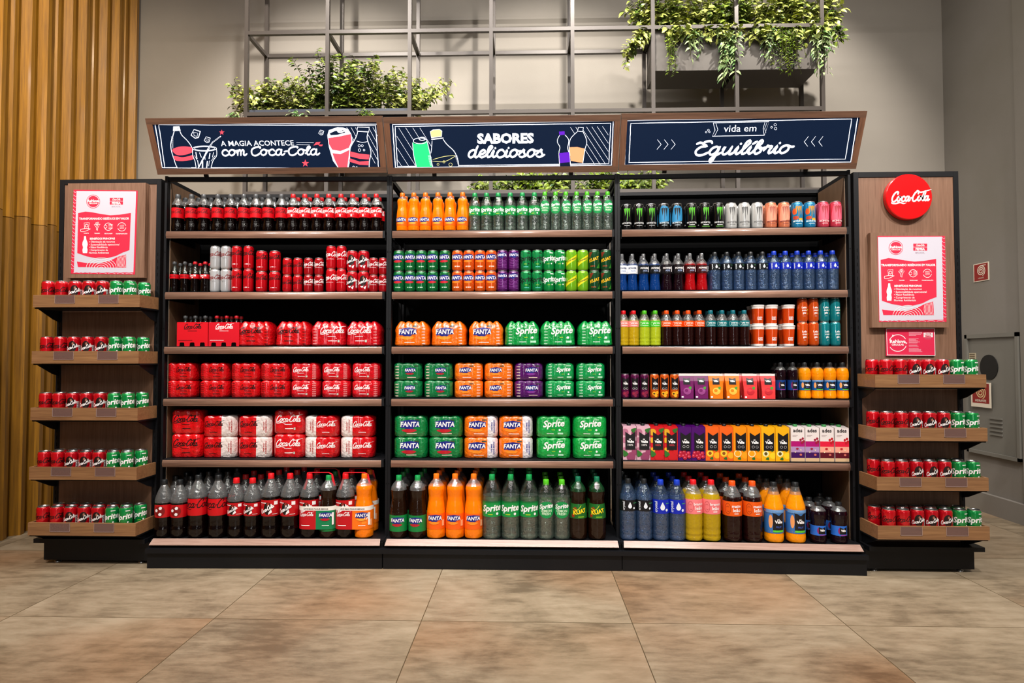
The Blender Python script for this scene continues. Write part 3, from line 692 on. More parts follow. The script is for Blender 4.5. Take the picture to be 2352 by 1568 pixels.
    a.poly([(1330, 320), (1350, 294), (1386, 292), (1372, 312)], SR); a.poly([(1366, 314), (1404, 312), (1396, 326), (1380, 326)], SR)
    a.script('com Coca-Cola', 992, 398, 46, .27, SW, .1, sx=1.62, asc=.42)
    # can + bottle right
    a.L = 5; a.poly([(1438, 240), (1450, 200), (1520, 176), (1600, 190), (1626, 230), (1636, 290), (1620, 340), (1600, 500), (1520, 500), (1482, 440), (1450, 330)], SW)
    a.L = 6; a.poly([(1446, 262), (1530, 250), (1622, 230), (1628, 290), (1606, 338), (1540, 364), (1476, 352), (1452, 310)], SR); a.poly([(1478, 380), (1540, 388), (1612, 354), (1596, 498), (1526, 498), (1500, 440)], SR)
    a.poly([(1456, 226), (1500, 206), (1560, 200), (1580, 218), (1520, 236), (1466, 240)], NAVY)
    a.L = 7; a.ring(1546, 198, 34, 16, 7, SW); a.ring(1540, 212, 20, 8, 5, SW)
    a.L = 8; a.poly([(1682, 170), (1764, 172), (1758, 216), (1750, 262), (1770, 330), (1780, 380), (1768, 440), (1766, 500), (1598, 500), (1610, 440), (1614, 380), (1620, 330), (1660, 262), (1676, 214)], NAVY)
    a.L = 9
    a.stroke([(1676, 214), (1660, 262), (1622, 330), (1614, 380), (1612, 440), (1600, 500)], 6, SW); a.stroke([(1758, 216), (1750, 262), (1770, 330), (1780, 380), (1768, 440), (1766, 500)], 6, SW)
    a.stroke([(1676, 176), (1672, 208), (1762, 214), (1768, 178), (1676, 176)], 7, SW, False); a.stroke([(1668, 285), (1710, 296), (1752, 290)], 4, SW)
    a.poly([(1616, 366), (1690, 384), (1768, 392), (1764, 430), (1690, 424), (1614, 404)], SR); a.poly([(1614, 420), (1690, 446), (1762, 440), (1760, 474), (1690, 470), (1610, 446)], SR)
    for (x, y, r) in ((1688, 322, 9), (1712, 322, 8), (1690, 356, 10), (1726, 356, 7), (1644, 488, 7), (1668, 490, 5)): a.ring(x, y, r, r, 3, SW)
def h2(a):
    a.crop(880, 240, 3.408)
    border(a, [(74, 156), (1802, 128), (1786, 474), (96, 494)], [(94, 172), (1782, 146), (1766, 462), (112, 484)])
    for i in range(11):
        x = 108 + i * 55 - 260; y0 = 184; x0 = x
        if x0 < 108: y0 = 184 + (108 - x0) / .62; x0 = 108
        x1 = x0 + 170; y1 = y0 + 270
        if y1 > 484: x1 -= (y1 - 484) * .62; y1 = 484
        if x0 < 300 and y0 < 470: a.stroke([(x0, y0), (x1, y1)], 4, SW, False)
    for i in range(10):
        x0 = 1466 + i * 42; y0 = 178 - i * 1; x1 = x0 + 190; y1 = y0 + 290
        if x1 > 1762: y1 = y0 + (1762 - x0) * 1.5; x1 = 1762
        if x0 < 1750: a.stroke([(x0, y0), (x1, y1)], 4, SW, False)
    a.L = 2; a.poly([(230, 300), (260, 262), (320, 258), (348, 290), (366, 380), (388, 488), (262, 490), (240, 400)], SG)
    a.L = 3; a.poly([(234, 292), (262, 262), (330, 258), (344, 284), (300, 304), (244, 306)], NAVY); a.L = 4; a.ring(290, 284, 54, 22, 5, SW); a.ring(306, 268, 24, 12, 6, SW)
    a.stroke([(230, 300), (240, 400), (262, 490)], 5, SW); a.stroke([(346, 290), (366, 380), (388, 488)], 5, SW)
    for i in range(12): a.stroke([(352 + i * 1.5, 400 + i * 7), (368 + i * 1.5, 398 + i * 7)], 3, SW, False)
    a.L = 3; a.poly([(384, 280), (470, 270), (500, 310), (560, 372), (592, 484), (392, 488), (372, 380)], NAVY)
    a.L = 4; a.poly([(368, 210), (390, 198), (440, 194), (460, 204), (458, 250), (380, 260)], SY)
    a.stroke([(368, 212), (392, 198), (440, 194), (460, 206), (458, 250), (378, 260), (368, 212)], 5, SW, False)
    a.stroke([(380, 272), (420, 268), (470, 262)], 8, SW); a.stroke([(384, 284), (380, 340), (374, 380)], 5, SW); a.stroke([(470, 272), (500, 312), (556, 366), (584, 430), (592, 486)], 6, SW)
    a.stroke([(390, 430), (480, 406), (560, 398)], 4, SY); a.stroke([(386, 442), (480, 446), (564, 404)], 4, SY)
    for (x, y, r) in ((430, 468, 8), (476, 448, 9), (528, 470, 13)): a.ring(x, y, r, r, 3, SY)
    for i in range(10): a.stroke([(560 + i * 3, 400 + i * 8), (580 + i * 1.5, 398 + i * 8)], 3, SW, False)
    a.text('SABORES', 958, 300, 98, SW, bold=.05, sx=1.1)
    a.script('deliciosos', 958, 414, 60, .27, SW, .16, sx=1.47, asc=.5)
    a.L = 3; a.poly([(1376, 210), (1420, 206), (1424, 238), (1448, 270), (1452, 300), (1444, 340), (1458, 390), (1466, 486), (1380, 486), (1378, 380), (1382, 330), (1364, 296), (1374, 260), (1380, 240)], NAVY)
    a.L = 4; a.stroke([(1382, 240), (1366, 270), (1366, 300), (1384, 334), (1376, 380), (1382, 486)], 5, SW); a.stroke([(1424, 238), (1450, 270), (1452, 300), (1444, 340), (1458, 390), (1468, 486)], 5, SW)
    a.poly([(1376, 212), (1420, 208), (1422, 236), (1380, 240)], SPU); a.poly([(1376, 380), (1456, 372), (1464, 450), (1382, 458)], SPU)
    a.L = 3; a.poly([(1528, 180), (1566, 176), (1564, 210), (1590, 270), (1592, 310), (1580, 350), (1564, 460), (1474, 450), (1454, 330), (1466, 270), (1520, 212)], NAVY)
    a.L = 4; a.poly([(1454, 334), (1520, 332), (1582, 346), (1564, 456), (1520, 450), (1470, 440)], SO)
    a.stroke([(1520, 212), (1468, 266), (1456, 330), (1462, 400)], 5, SW); a.stroke([(1564, 210), (1590, 270), (1592, 310), (1580, 350), (1562, 466)], 5, SW); a.stroke([(1528, 182), (1522, 208), (1562, 212), (1568, 180), (1528, 178)], 6, SW, False)
def h3(a):
    a.crop(1400, 240, 3.408)
    border(a, [(134, 126), (1944, 90), (1888, 450), (118, 474)], [(166, 148), (1896, 112), (1846, 426), (152, 454)])
    for x in (372, 426, 482): a.stroke([(x + 4, 276), (x + 32, 312), (x, 350)], 5, SW, False)
    for x in (1556, 1612, 1670): a.stroke([(x, 250), (x - 32, 292), (x - 6, 326)], 5, SW, False)
    a.stroke([(812, 144), (1248, 134), (1212, 240), (804, 248), (826, 200), (812, 144)], 5, SW, False)
    a.stroke([(832, 148), (848, 196), (822, 246)], 4, SW, False); a.stroke([(1216, 138), (1202, 190), (1210, 238)], 4, SW, False); a.stroke([(1232, 140), (1214, 190), (1224, 220)], 3, SW, False)
    for (x, y, r) in ((756, 216, 6), (774, 200, 7), (782, 214, 6), (1268, 178, 7), (1296, 158, 9), (1300, 188, 10)): a.ring(x, y, r, r, 3, SW)
    a.text('vida em', 1020, 212, 74, SW, bold=.004, rot=.012, sx=1.12)
    a.script('Equilíbrio', 1030, 390, 64, .28, SW, .22, sx=1.66, rot=.012, asc=.68)
sign(0, [(340, 268), (886, 270), (888, 400), (362, 398)], 'header sign with cola bottle drawings reading A MAGIA ACONTECE above left bay', h1)
sign(1, [(889, 270), (1423, 263), (1419, 396), (891, 399)], 'header sign reading SABORES deliciosos with green can drawing above middle bay', h2)
sign(2, [(1425, 263), (1985, 253), (1966, 386), (1421, 394)], 'header sign reading vida em Equilíbrio above right bay', h3)
# ------------------------------------------------------------------ products
GRP = {}
ORD = ['', 'first', 'second', 'third', 'fourth', 'fifth', 'sixth', 'seventh', 'eighth', 'ninth', 'tenth', 'eleventh', 'twelfth', 'thirteenth', 'fourteenth', 'fifteenth', 'sixteenth', 'seventeenth']
def logo(a, x, y, h, m, shear=.28, w=.3): a.script('Coca-Cola', x, y, h, w * .8, m, shear, sx=1.0, swash=True)
def fanta(a, x, y, s, drop=None):
    B = ink('#16207c')
    a.L += 1; a.poly([(x - 1.75 * s, y - .35 * s), (x + 1.7 * s, y - .1 * s), (x + 1.8 * s, y + .95 * s), (x + .2 * s, y + 1.25 * s), (x - 1.8 * s, y + .95 * s)], B)
    a.poly([(x - 1.2 * s, y - .3 * s), (x + .9 * s, y - .2 * s), (x + .1 * s, y - .8 * s)], B)
    a.L += 1
    if drop:
        a.poly([(x - 1.6 * s, y - .75 * s), (x - .2 * s, y - .5 * s), (x + 1.2 * s, y - .7 * s), (x + .6 * s, y - 1.1 * s), (x - .7 * s, y - 1.15 * s)], ink(drop), True)
    a.L += 1; a.text('FANTA', x, y - .05 * s, 1.25 * s, WHT, bold=.03, shear=.12, sx=.92)
def can(kind, R, H, col, art, silver_h=None):
    mb = MB(); m = foil(col)
    prof = [(R * .78, .0), (R * .86, .002), (R * .93, .007), (R, .014), (R, H - .016), (R * .97, H - .011), (R * .86, H - .004)]
    mb.lathe(prof, m, 26, capt=False)
    a = Art(); art(a, R, H); 
    if a.v: wrap(a, mb, R, H / 2)
    root = mb.build('drink_can')
    mt = MB(); mt.lathe([(R * .86, H - .0039), (R * .88, H - .001), (R * .86, H), (R * .82, H - .001), (R * .8, H - .006), (0.001, H - .006)], SILV, 26, capb=False, capt=False)
    mt.lathe([(.008, H - .0058), (.009, H - .0048), (.003, H - .0045)], SILV, 10, capb=False); lid = mt.build('lid', root)
    return reg(root, lid)
# can artwork (metres, origin at can centre, facing the viewer)
def A_zero(a, R, H): logo(a, 0, -.002, H * .115, BLKI); a.L = 2; a.rect(-R * .5, -H * .3, R * .1, -H * .27, ink('#4a0608')); a.rect(-R * .3, H * -.36, R * .5, -H * .35, ink('#7a0b10'))
def A_zerob(a, R, H):
    logo(a, 0, H * .1, H * .1, BLKI); a.L = 2; a.ell(-R * .4, -H * .3, .0025, .0025, WHT, 8); a.rect(-R * .2, -H * .32, R * .15, -H * .28, WHT); a.rect(R * .2, -H * .305, R * .6, -H * .295, WHT)
def A_cola(a, R, H): logo(a, 0, H * .04, H * .11, WHT); a.L = 2; a.text('SABOR ORIGINAL', 0, -H * .1, .006, WHT)
def A_player(a, R, H):
    a.ell(0, .004, R * .62, H * .26, BLKI); a.L = 2; a.ell(R * .1, H * .17, R * .14, H * .06, ink('#9a6a54')); a.poly([(-R * .5, -H * .24), (-R * .1, -H * .32), (R * .1, -H * .22)], WHT)
    a.poly([(R * .1, -H * .3), (R * .6, -H * .2), (R * .4, -H * .38)], WHT); a.L = 3
    a.script('Coca-Cola', 0, -H * .06, H * .08, .3, WHT, .28, rot=.35)
    a.rect(R * .95, -H * .3, R * 1.3, H * .1, WHT); a.L = 4
    for k in range(5): a.rect(R * .98, -H * .28 + k * H * .07, R * 1.27, -H * .25 + k * H * .07, ink('#555555'))
def A_light(a, R, H): logo(a, 0, H * .06, H * .098, ink('#7c1c1e')); a.L = 2; a.text('light', 0, -H * .06, .014, ink('#8a8a8a'), shear=.2)
def A_sprite(c, c2=None):
    def f(a, R, H):
        a.text('Sprite', 0, -.004, R * 1.25, c, shear=.25, bold=.03, rot=.12); a.L = 2
        a.rect(R * .2, H * .32, R * .9, H * .36, c); a.rect(-R * .3, -H * .2, R * .2, -H * .185, ink('#b8d820')); a.ell(R * .55, -H * .17, R * .13, R * .13, c, 12)
        if c2: a.rect(-R * .4, -H * .34, R * .5, -H * .31, ink(c2))
    return f
def A_fanta(drop, fr='#e0641a', txt='#ffffff'):
    def f(a, R, H):
        fanta(a, 0, H * .1, R * .62, drop); a.L += 1; a.rect(-R * .5, -H * .33, R * .5, -H * .26, ink(fr)); a.L += 1
        a.ell(-R * .3, -H * .295, .003, .003, WHT, 8); a.ell(R * .05, -H * .295, .003, .003, WHT, 8); a.rect(R * .2, -H * .31, R * .42, -H * .28, WHT)
        for k in range(4): a.stroke([(R * (.7 + .06 * k), H * (.3 - .2 * k)), (R * 1.1, H * (.22 - .2 * k))], .002, ink(fr))
    return f
def A_grape(a, R, H):
    fanta(a, 0, H * .2, R * .5); a.L += 1
    for k in range(6): a.stroke([(-R * .9, H * (.02 - .07 * k)), (-R * .2, H * (.06 - .08 * k)), (R * .3, H * (-.04 - .06 * k)), (R * .9, H * (.04 - .08 * k))], .0022, ink('#8f3f9c'))
def A_schw(a, R, H):
    a.poly([(-R * 1.2, -H * .3), (R * 1.2, H * .12), (R * 1.2, H * .32), (-R * 1.2, -H * .1)], ink('#e2cf14')); a.L = 2; a.text('Schweppes', 0, -H * .02, R * .52, ink('#3a5a10'), rot=.42, shear=.15, bold=.02); a.ell(0, H * .3, R * .12, R * .12, ink('#4e8a20'))
def A_kuat(a, R, H):
    a.L = 1; a.poly([(-R * 1.1, H * .36), (-R * .3, H * .38), (-R * .9, H * .1)], ink('#7a2412')); a.poly([(R * .4, -H * .4), (R * 1.1, -H * .1), (R * 1.1, -H * .4)], ink('#2f7a22')); a.L = 2
    a.text('KUAT', 0, -H * .04, R * .74, ink('#ffb414'), bold=.04, rot=.3, shear=.1)
    for k in range(3): a.ell(-R * .6 + k * R * .3, -H * .3, .004, .004, ink('#a03a10'), 8)
def claw(a, R, H, m, x=0, y=.1, s=1.):
    for k, (dx, t, bl) in enumerate(((-.42, .34, -.02), (-.05, .36, -.22), (.32, .34, -.06))):
        x0 = (x + dx) * R * s; a.poly([(x0 - R * .18, H * (y + .2)), (x0 + R * .2, H * (y + .24)), (x0 + R * .1, H * y), (x0 + R * .05, H * (y + bl)), (x0 - R * .02, H * (y + bl - .06)), (x0 - R * .03, H * y)], m)
def A_mon(cl, tx, band=None, spl=None):
    def f(a, R, H):
        if spl: a.poly([(-R * 1.1, -H * .2), (-R * .7, H * .34), (0, H * .4), (R * .9, H * .3), (R * 1.1, -H * .12), (R * .2, -H * .2)], ink(spl), True)
        a.L = 2; claw(a, R, H, ink(cl), .05); a.L = 3; a.text('MONSTER', 0, -H * .28, R * .42, ink(tx), bold=.03); a.rect(-R * .5, -H * .35, R * .5, -H * .33, ink(tx))
        if band: a.rect(-R * .7, -H * .42, R * .7, -H * .385, ink(band)); 
    return f
def A_mango(a, R, H):
    A_mon('#c58a2a', '#d8eef4')(a, R, H); a.L = 1; a.ell(-R * .7, H * .12, R * .4, H * .12, ink('#d8531a')); a.ell(-R * .5, -H * .12, R * .5, H * .07, ink('#b83a1a')); a.ell(R * .4, -H * .18, R * .4, H * .05, ink('#e8a41c'))
def A_leao(a, R, H):
    for k, t in enumerate(('Leão', 'com', 'gás')): a.text(t, R * .15, H * (.06 - .11 * k), R * .52, WHT, bold=.02)
    a.text('sabor', R * .15, -H * .27, R * .2, WHT); a.poly([(R * .8, 0), (R * 1.1, .006), (R * 1.05, -.008)], ink('#c8d820')); a.poly([(R * .9, -.02), (R * 1.15, -.014), (R * 1.1, -.03)], ink('#c8d820'))
def banner(a, x, y, w, h, red=False):
    K = ink('#100c10'); a.poly([(x - w, y + h), (x, y + h * .62), (x + w, y + h), (x + w, y - h), (x - w, y - h)], K)
    a.L += 1; a.text('del', x - w * .1, y + h * .12, w * .34, WHT, bold=.03); a.text('Valle', x, y - h * .3 + h * .08, w * .68, WHT, bold=.05)
def A_valle(fruit, fy):
    def f(a, R, H):
        banner(a, 0, H * .12, R * .82, H * .25); a.ring(-R * .32, -H * .1, R * .2, R * .2, .001, WHT, n=12); a.ring(R * .32, -H * .1, R * .2, R * .2, .001, WHT, n=12); a.L += 1
        for (x, y, r) in ((-.3, -.3, .42), (.4, -.26, .36), (.1, -.38, .34)): a.ell(R * x, H * y, R * r, R * r, ink(fruit)); a.L += 1
        a.ell(-R * .3, -H * .3, R * .2, R * .2, ink(fy))
    return f
KINDS = {}
def K(name, fn): KINDS[name] = fn
REG, SLK, MIN_, TALL, SLIM = (.033, .122), (.0295, .137), (.0272, .101), (.0325, .152), (.0262, .142)
RED = '#d0081a'
K('zero_can', lambda: can('z', *REG, RED, A_zero)); K('zero_can_b', lambda: can('z', *REG, RED, A_zerob)); K('player_can', lambda: can('p', *REG, '#c8081c', A_player))
K('sleek_light', lambda: can('l', *SLK, '#c6c6c8', A_light)); K('sleek_zero', lambda: can('l', *SLK, RED, A_zerob)); K('sleek_cola', lambda: can('l', *SLK, RED, A_cola))
K('mini_zero', lambda: can('m', *MIN_, '#cc0818', A_zero)); K('mini_cola', lambda: can('m', *MIN_, '#b00a18', A_cola)); K('sprite_can', lambda: can('s', *REG, '#0a8f42', A_sprite(WHT)))
K('sprite_zero', lambda: can('s', *REG, '#0b8a48', A_sprite(ink('#0a1a10'), '#5ac8c0'))); K('fanta_green', lambda: can('f', *REG, '#0a6e36', A_fanta('#c01a2a', '#2f8a4a')))
K('fanta_orange', lambda: can('f', *REG, '#e65a10', A_fanta('#f07a18', '#f08a5a'))); K('fanta_grape', lambda: can('f', *REG, '#5a1464', A_grape))
K('schw', lambda: can('w', *REG, '#7cbf1c', A_schw)); K('kuat', lambda: can('k', *REG, '#134a26', A_kuat))
K('mon_green', lambda: can('e', *TALL, '#0b0b0c', A_mon('#4fae20', '#c8c8c8'))); K('mon_green2', lambda: can('e', *TALL, '#0b0b0c', A_mon('#4fae20', '#c8c8c8', '#3f7a1e')))
K('mon_blue', lambda: can('e', *TALL, '#101214', A_mon('#0c1a24', '#c8d8e0', None, '#2f86b8'))); K('mon_white', lambda: can('e', *TALL, '#d4d4d2', A_mon('#5a5a5a', '#6a6a6a')))
K('mon_peach', lambda: can('e', *TALL, '#e8835c', A_mon('#a85a4a', '#7a3a34', None, '#f0967a'))); K('mon_mango', lambda: can('e', *TALL, '#1f86b8', A_mango)); K('mon_pink', lambda: can('e', *TALL, '#dc4258', A_mon('#a8303c', '#f0c8c8', None, '#e8627a')))
K('leao_orange', lambda: can('t', *SLK, '#d8500e', A_leao)); K('leao_teal', lambda: can('t', *SLK, '#0a8088', A_leao)); K('valle_grape', lambda: can('v', *SLIM, '#5a0c42', A_valle('#7a1438', '#9a2440'))); K('valle_peach', lambda: can('v', *SLIM, '#d85c10', A_valle('#e8a41c', '#3a2410')))
# bottles ---------------------------------------------------------------
CLR = clear('clear_pet', '#f8fafa', .13, .07, .45, 60, '#f6f8f8', .08); CLRS = clear('clear_pet_thin', '#fcfdfd', .07, .05, .4, 60); CLRB = clear('bluish_pet', '#cfe2f6', .09, .04, .6, 70, '#8ab4e0', .03); CLRG = clear('green_tinted_pet', '#b8e4c4', .10, .05, .3, 90, '#3a9a5a', .1)
GLS = clear('bottle_glass', '#dfe8e4', .16, .03, .12)
WATER = clear('still_water', '#d4e4f6', .14, .05, 1., 48, '#a4c6f0', .13); SODA = clear('clear_soda', '#eef8f0', .12, .05, 1., 48, '#d0e4d6', .08)
COLA = juice('#080202'); ORAN = juice('#f07806'); TEAY = juice('#a88a12'); TEAG = juice('#9aa81e'); TEAD = juice('#1c0706'); JORA = juice('#e88a08'); BLUE = juice('#06306c'); REDD = juice('#98060e'); DKP = juice('#14040c'); KUA = juice('#1c0c04')
SH = {
 'contour': [(.55, 0), (.8, .004), (.93, .025), (.99, .07), (.98, .14), (.92, .21), (.88, .27), (.91, .32), (.99, .36), (1, .39), (1, .64), (.97, .7), (.85, .76), (.66, .82), (.5, .87), (.4, .905), (.38, .93)],
 'big': [(.6, 0), (.86, .006), (.97, .03), (1, .07), (1, .16), (.93, .19), (.93, .3), (.97, .36), (1, .42), (1, .62), (.97, .67), (.84, .74), (.62, .82), (.42, .88), (.32, .915), (.3, .935)],
 'waist': [(.6, 0), (.86, .006), (.97, .03), (1, .08), (1, .34), (.98, .42), (.9, .52), (.82, .59), (.8, .65), (.85, .72), (.88, .77), (.82, .82), (.6, .87), (.38, .905), (.3, .93)],
 'straight': [(.6, 0), (.88, .006), (.98, .03), (1, .07), (.97, .1), (1, .14), (.97, .2), (1, .25), (1, .4), (1, .66), (.97, .71), (.84, .78), (.6, .86), (.42, .9), (.38, .93)],
 'slim': [(.6, 0), (.88, .006), (.98, .03), (1, .07), (.98, .2), (1, .3), (1, .74), (.95, .8), (.75, .86), (.45, .91), (.38, .93)],
 'sport': [(.6, 0), (.9, .006), (1, .03), (1, .1), (.92, .22), (.84, .32), (.86, .42), (.97, .46), (1, .49), (1, .67), (.95, .71), (.82, .77), (.55, .82), (.4, .85), (.38, .87)],
 'glass': [(.7, 0), (.94, .004), (1, .03), (.97, .15), (.9, .3), (.95, .42), (1, .5), (.98, .58), (.85, .66), (.55, .75), (.38, .83), (.34, .9), (.38, .93), (.38, .95)],
 'cone': [(.6, 0), (.9, .006), (.98, .03), (1, .06), (1, .1), (.95, .16), (.97, .19), (.97, .5), (1, .53), (.97, .6), (.8, .7), (.6, .8), (.44, .88), (.4, .93)],
 'round': [(.6, 0), (.9, .006), (.98, .03), (1, .07), (.94, .17), (.9, .23), (.9, .52), (.94, .55), (1, .62), (1, .72), (.9, .8), (.66, .86), (.42, .89), (.4, .91)],
}
def at_r(prof, t):
    for (r0, z0), (r1, z1) in zip(prof, prof[1:]):
        if z0 <= t <= z1: return r0 + (r1 - r0) * (t - z0) / max(z1 - z0, 1e-6)
    return prof[-1][0]
def bottle(shape, R, H, shell, liquid, fill, cap, lab=None, capr=.42, petal=True, name='drink_bottle', caph=None):
    """lab = (z0, z1, colour, art)"""
    P = SH[shape]; cp = P[-1][1] if caph is None else caph
    fine = [(at_r(P, t), t) for t in sorted(set([p[1] for p in P] + [i / 26 * P[-1][1] for i in range(27)]))]
    wob = (lambda a, z: 1 + .035 * math.cos(5 * a) * max(0, 1 - z / (H * .11))) if petal else None
    opq = liquid not in (WATER, SODA)
    mb = MB(); mb.lathe([(r * R, z * H) for r, z in fine if not opq or z >= fill - .04], shell, 24, wob=wob, capt=False, capb=not opq); root = mb.build(name); ch = []; ks = .998 if opq else .965
    ml = MB(); pr = [(r * R * ks - .0003 * (not opq), z * H + (.001 if i == 0 else 0)) for i, (r, z) in enumerate(fine) if z <= fill] + [(at_r(P, fill) * R * .965, fill * H)]
    ml.lathe(pr, liquid, 24, wob=wob); ch.append(ml.build('drink', root))
    mc = MB(); c0 = P[-1][1] * H; mc.lathe([(capr * R, c0 - .002), (capr * R * 1.03, c0 + .001), (capr * R * 1.0, H - .003), (capr * R * .9, H)], cap, 20, wob=lambda a, z: 1 + .02 * math.cos(20 * a))
    mc.lathe([(capr * R * 1.12, c0 - .006), (capr * R * 1.12, c0 - .003)], cap, 20); ch.append(mc.build('cap', root))
    if lab:
        z0, z1, col, art = lab; lb = MB(); m = ink(col or '#108a46', .3); zs = [z0 + (z1 - z0) * i / 6 for i in range(7)]
        rr = [max(at_r(P, z), .0) * R + .0006 for z in zs]
        if col: lb.lathe([(r, z * H) for r, z in zip(rr, zs)], m, 28, capb=False, capt=False)
        a = Art(); zc = (z0 + z1) / 2 * H; hh = (z1 - z0) * H; art(a, R, hh)
        if a.v:
            def mp(u, v, l):
                t = min(max((zc + v) / H, z0), z1); r = at_r(P, t) * R + .0006 + .0003 * l; return (r * math.sin(u / R), -r * math.cos(u / R), zc + v)
            a.emit(lb, mp, cu=R * .22, cv=hh / 4)
        ch.append(lb.build('label', root))
    return reg(root, *ch)
# label artwork (R, label height)
def L_zero(a, R, h): logo(a, 0, -h * .05, h * .2, ink('#5a060c'), .28, .24); a.L = 2; a.ell(-R * .9, -h * .25, .003, .004, BLKI, 8)
def L_cola(a, R, h): logo(a, 0, h * .02, h * .21, WHT, .28, .32); a.L = 2; a.rect(-R * .12, -h * .42, R * .12, -h * .2, WHT); a.text('SABOR ORIGINAL', 0, -h * .2, h * .07, WHT)
def L_player(a, R, h):
    a.ell(-R * .05, -h * .02, R * .42, h * .38, BLKI); a.L = 2; a.ell(0, h * .24, R * .14, h * .1, ink('#8a3024')); a.poly([(0, -h * .4), (R * .4, -h * .25), (R * .3, -h * .05), (R * .05, -h * .25)], WHT); a.L = 3
    a.script('Coca-Cola', -R * .08, -h * .14, h * .125, .34, WHT, .28, rot=.5)
    a.rect(R * .6, h * .2, R * 1.0, h * .42, WHT); a.rect(-R * .9, h * .3, -R * .2, h * .35, WHT); a.rect(R * .4, -h * .38, R * 1.0, -h * .35, WHT)
def L_ball(a, R, h):
    a.ell(0, 0, R * .62, h * .42, ink('#7a0a0c')); a.L = 2
    for (x, y) in ((-.38, .05), (.12, .24), (.08, -.24)): a.poly([(R * (x - .2), h * (y + .04)), (R * x, h * (y + .14)), (R * (x + .2), h * (y + .06)), (R * (x + .12), h * (y - .1)), (R * (x - .12), h * (y - .1))], WHT)
def L_zero2(a, R, h): logo(a, R * .1, -h * .02, h * .27, BLKI, .28, .24)
def L_fgreen(a, R, h): fanta(a, 0, h * .1, R * .42, '#b01a26')
def L_foran(a, R, h): fanta(a, 0, h * .12, R * .42, '#f08a20'); a.L += 1; a.rect(R * .8, -h * .3, R * 1.1, h * .1, ink('#f0a878'))
def L_fsmall(a, R, h): fanta(a, 0, h * .1, R * .5, '#f0a030')
def L_sprite(a, R, h): a.rect(-R * 1.4, h * .4, R * 1.4, h * .5, ink('#0a6a30')); a.L = 2; a.text('Sprite', 0, -h * .12, R * .92, WHT, shear=.25, bold=.03, rot=.08); a.rect(-R * .4, -h * .36, R * .1, -h * .32, ink('#c8d820')); a.ell(R * .6, -h * .3, R * .14, R * .14, WHT, 12)
def L_fresh(a, R, h): a.L = 1; a.ell(0, 0, R * 1.05, h * .5, ink('#108a46'), 28); a.L = 2; a.text('Sprite', 0, h * .1, R * .72, WHT, shear=.25, bold=.03, rot=.12); a.text('LEMON', 0, -h * .12, R * .4, ink('#cfe6c8'), bold=.02); a.text('FRESH', 0, -h * .3, R * .4, ink('#cfe6c8'), bold=.02)
def L_kuat(a, R, h): a.ell(-R * .5, h * .1, R * .3, R * .3, ink('#7a3a10')); a.ell(-R * .7, -h * .3, R * .2, R * .2, ink('#8a2a10')); a.L = 2; a.text('KUAT', R * .15, -h * .15, R * .62, ink('#f4c81a'), bold=.04, rot=.18); a.stroke([(-R * .8, h * .2), (-R * .2, h * .1), (R * .3, h * .4)], .003, ink('#b8d028')); a.rect(-R * .1, -h * .42, R * .6, -h * .34, ink('#6aa81e'))
def L_power(c):
    def f(a, R, h):
        a.rect(-R * .7, -h * .3, R * .7, h * .35, ink(c)); a.L = 2; a.text('POWER', 0, h * .05, R * .42, WHT if c != '#e4e8ee' else ink('#1a2a5a'), bold=.04); a.text('ADE', R * .1, -h * .26, R * .42, ink('#8a9ac0'), bold=.03); a.rect(R * .75, -h * .3, R * .95, h * .35, WHT)
    return f
def drop_(a, x, y, s, m): a.poly([(x, y + s * 1.3), (x + s * .45, y + s * .4), (x + s * .6, y - s * .1), (x + s * .35, y - s * .55), (x, y - s * .7), (x - s * .35, y - s * .55), (x - s * .6, y - s * .1), (x - s * .45, y + s * .4)], m)
def L_water(a, R, h):
    m = ink('#dfe6ee'); drop_(a, 0, -h * .05, h * .3, m); a.ell(R * .5, -h * .25, h * .1, h * .1, m, 10); a.text('crystal', -R * .62, -h * .02, h * .3, m, rot=PI / 2, bold=.02); a.rect(R * .4, h * .2, R * .9, h * .25, ink('#3a9a5a'))
def L_tea(a, R, h): a.text('chá leão', R * .1, 0, R * .4, WHT, bold=.015); a.rect(-R * .5, -h * .3, R * .6, -h * .22, WHT); a.ring(-R * .8, 0, R * .25, h * .3, .0012, WHT, n=10)
def L_matte(t1, t2, dk):
    def f(a, R, h):
        a.ring(-R * .62, 0, R * .3, h * .36, .0016, ink(dk)); a.stroke([(-R * .8, h * .1), (-R * .6, h * .16), (-R * .5, h * .1)], .0014, ink(dk)); a.stroke([(-R * .7, -h * .16), (-R * .55, -h * .2), (-R * .45, -h * .14)], .0016, ink(dk))
        a.L = 2; a.text(t1, R * .3, h * .1, R * .42, WHT, bold=.02); a.text(t2, R * .32, -h * .2, R * .52, WHT, bold=.02); a.rect(R * .05, -h * .36, R * .5, -h * .3, WHT)
    return f
def L_valle(a, R, h):
    a.ell(-R * .75, 0, R * .22, h * .28, ink('#f0a060')); a.L = 2; banner(a, R * .1, h * .02, R * .62, h * .38); a.L += 1; a.rect(-R * .5, -h * .44, R * .7, -h * .36, ink('#5ac832')); a.rect(-R * 1.3, h * .36, R * 1.3, h * .5, ink('#6a9ad0')); a.text('FRUT', R * .1, -h * .26, R * .26, ink('#4a6ad0'))
def L_vgrape(a, R, h): a.ell(-R * .3, 0, R * .3, h * .35, ink('#8a1a5a')); a.L = 2; banner(a, R * .1, h * .02, R * .5, h * .36); a.L += 1; a.rect(-R * .3, -h * .46, R * .6, -h * .4, ink('#b02a8a'))
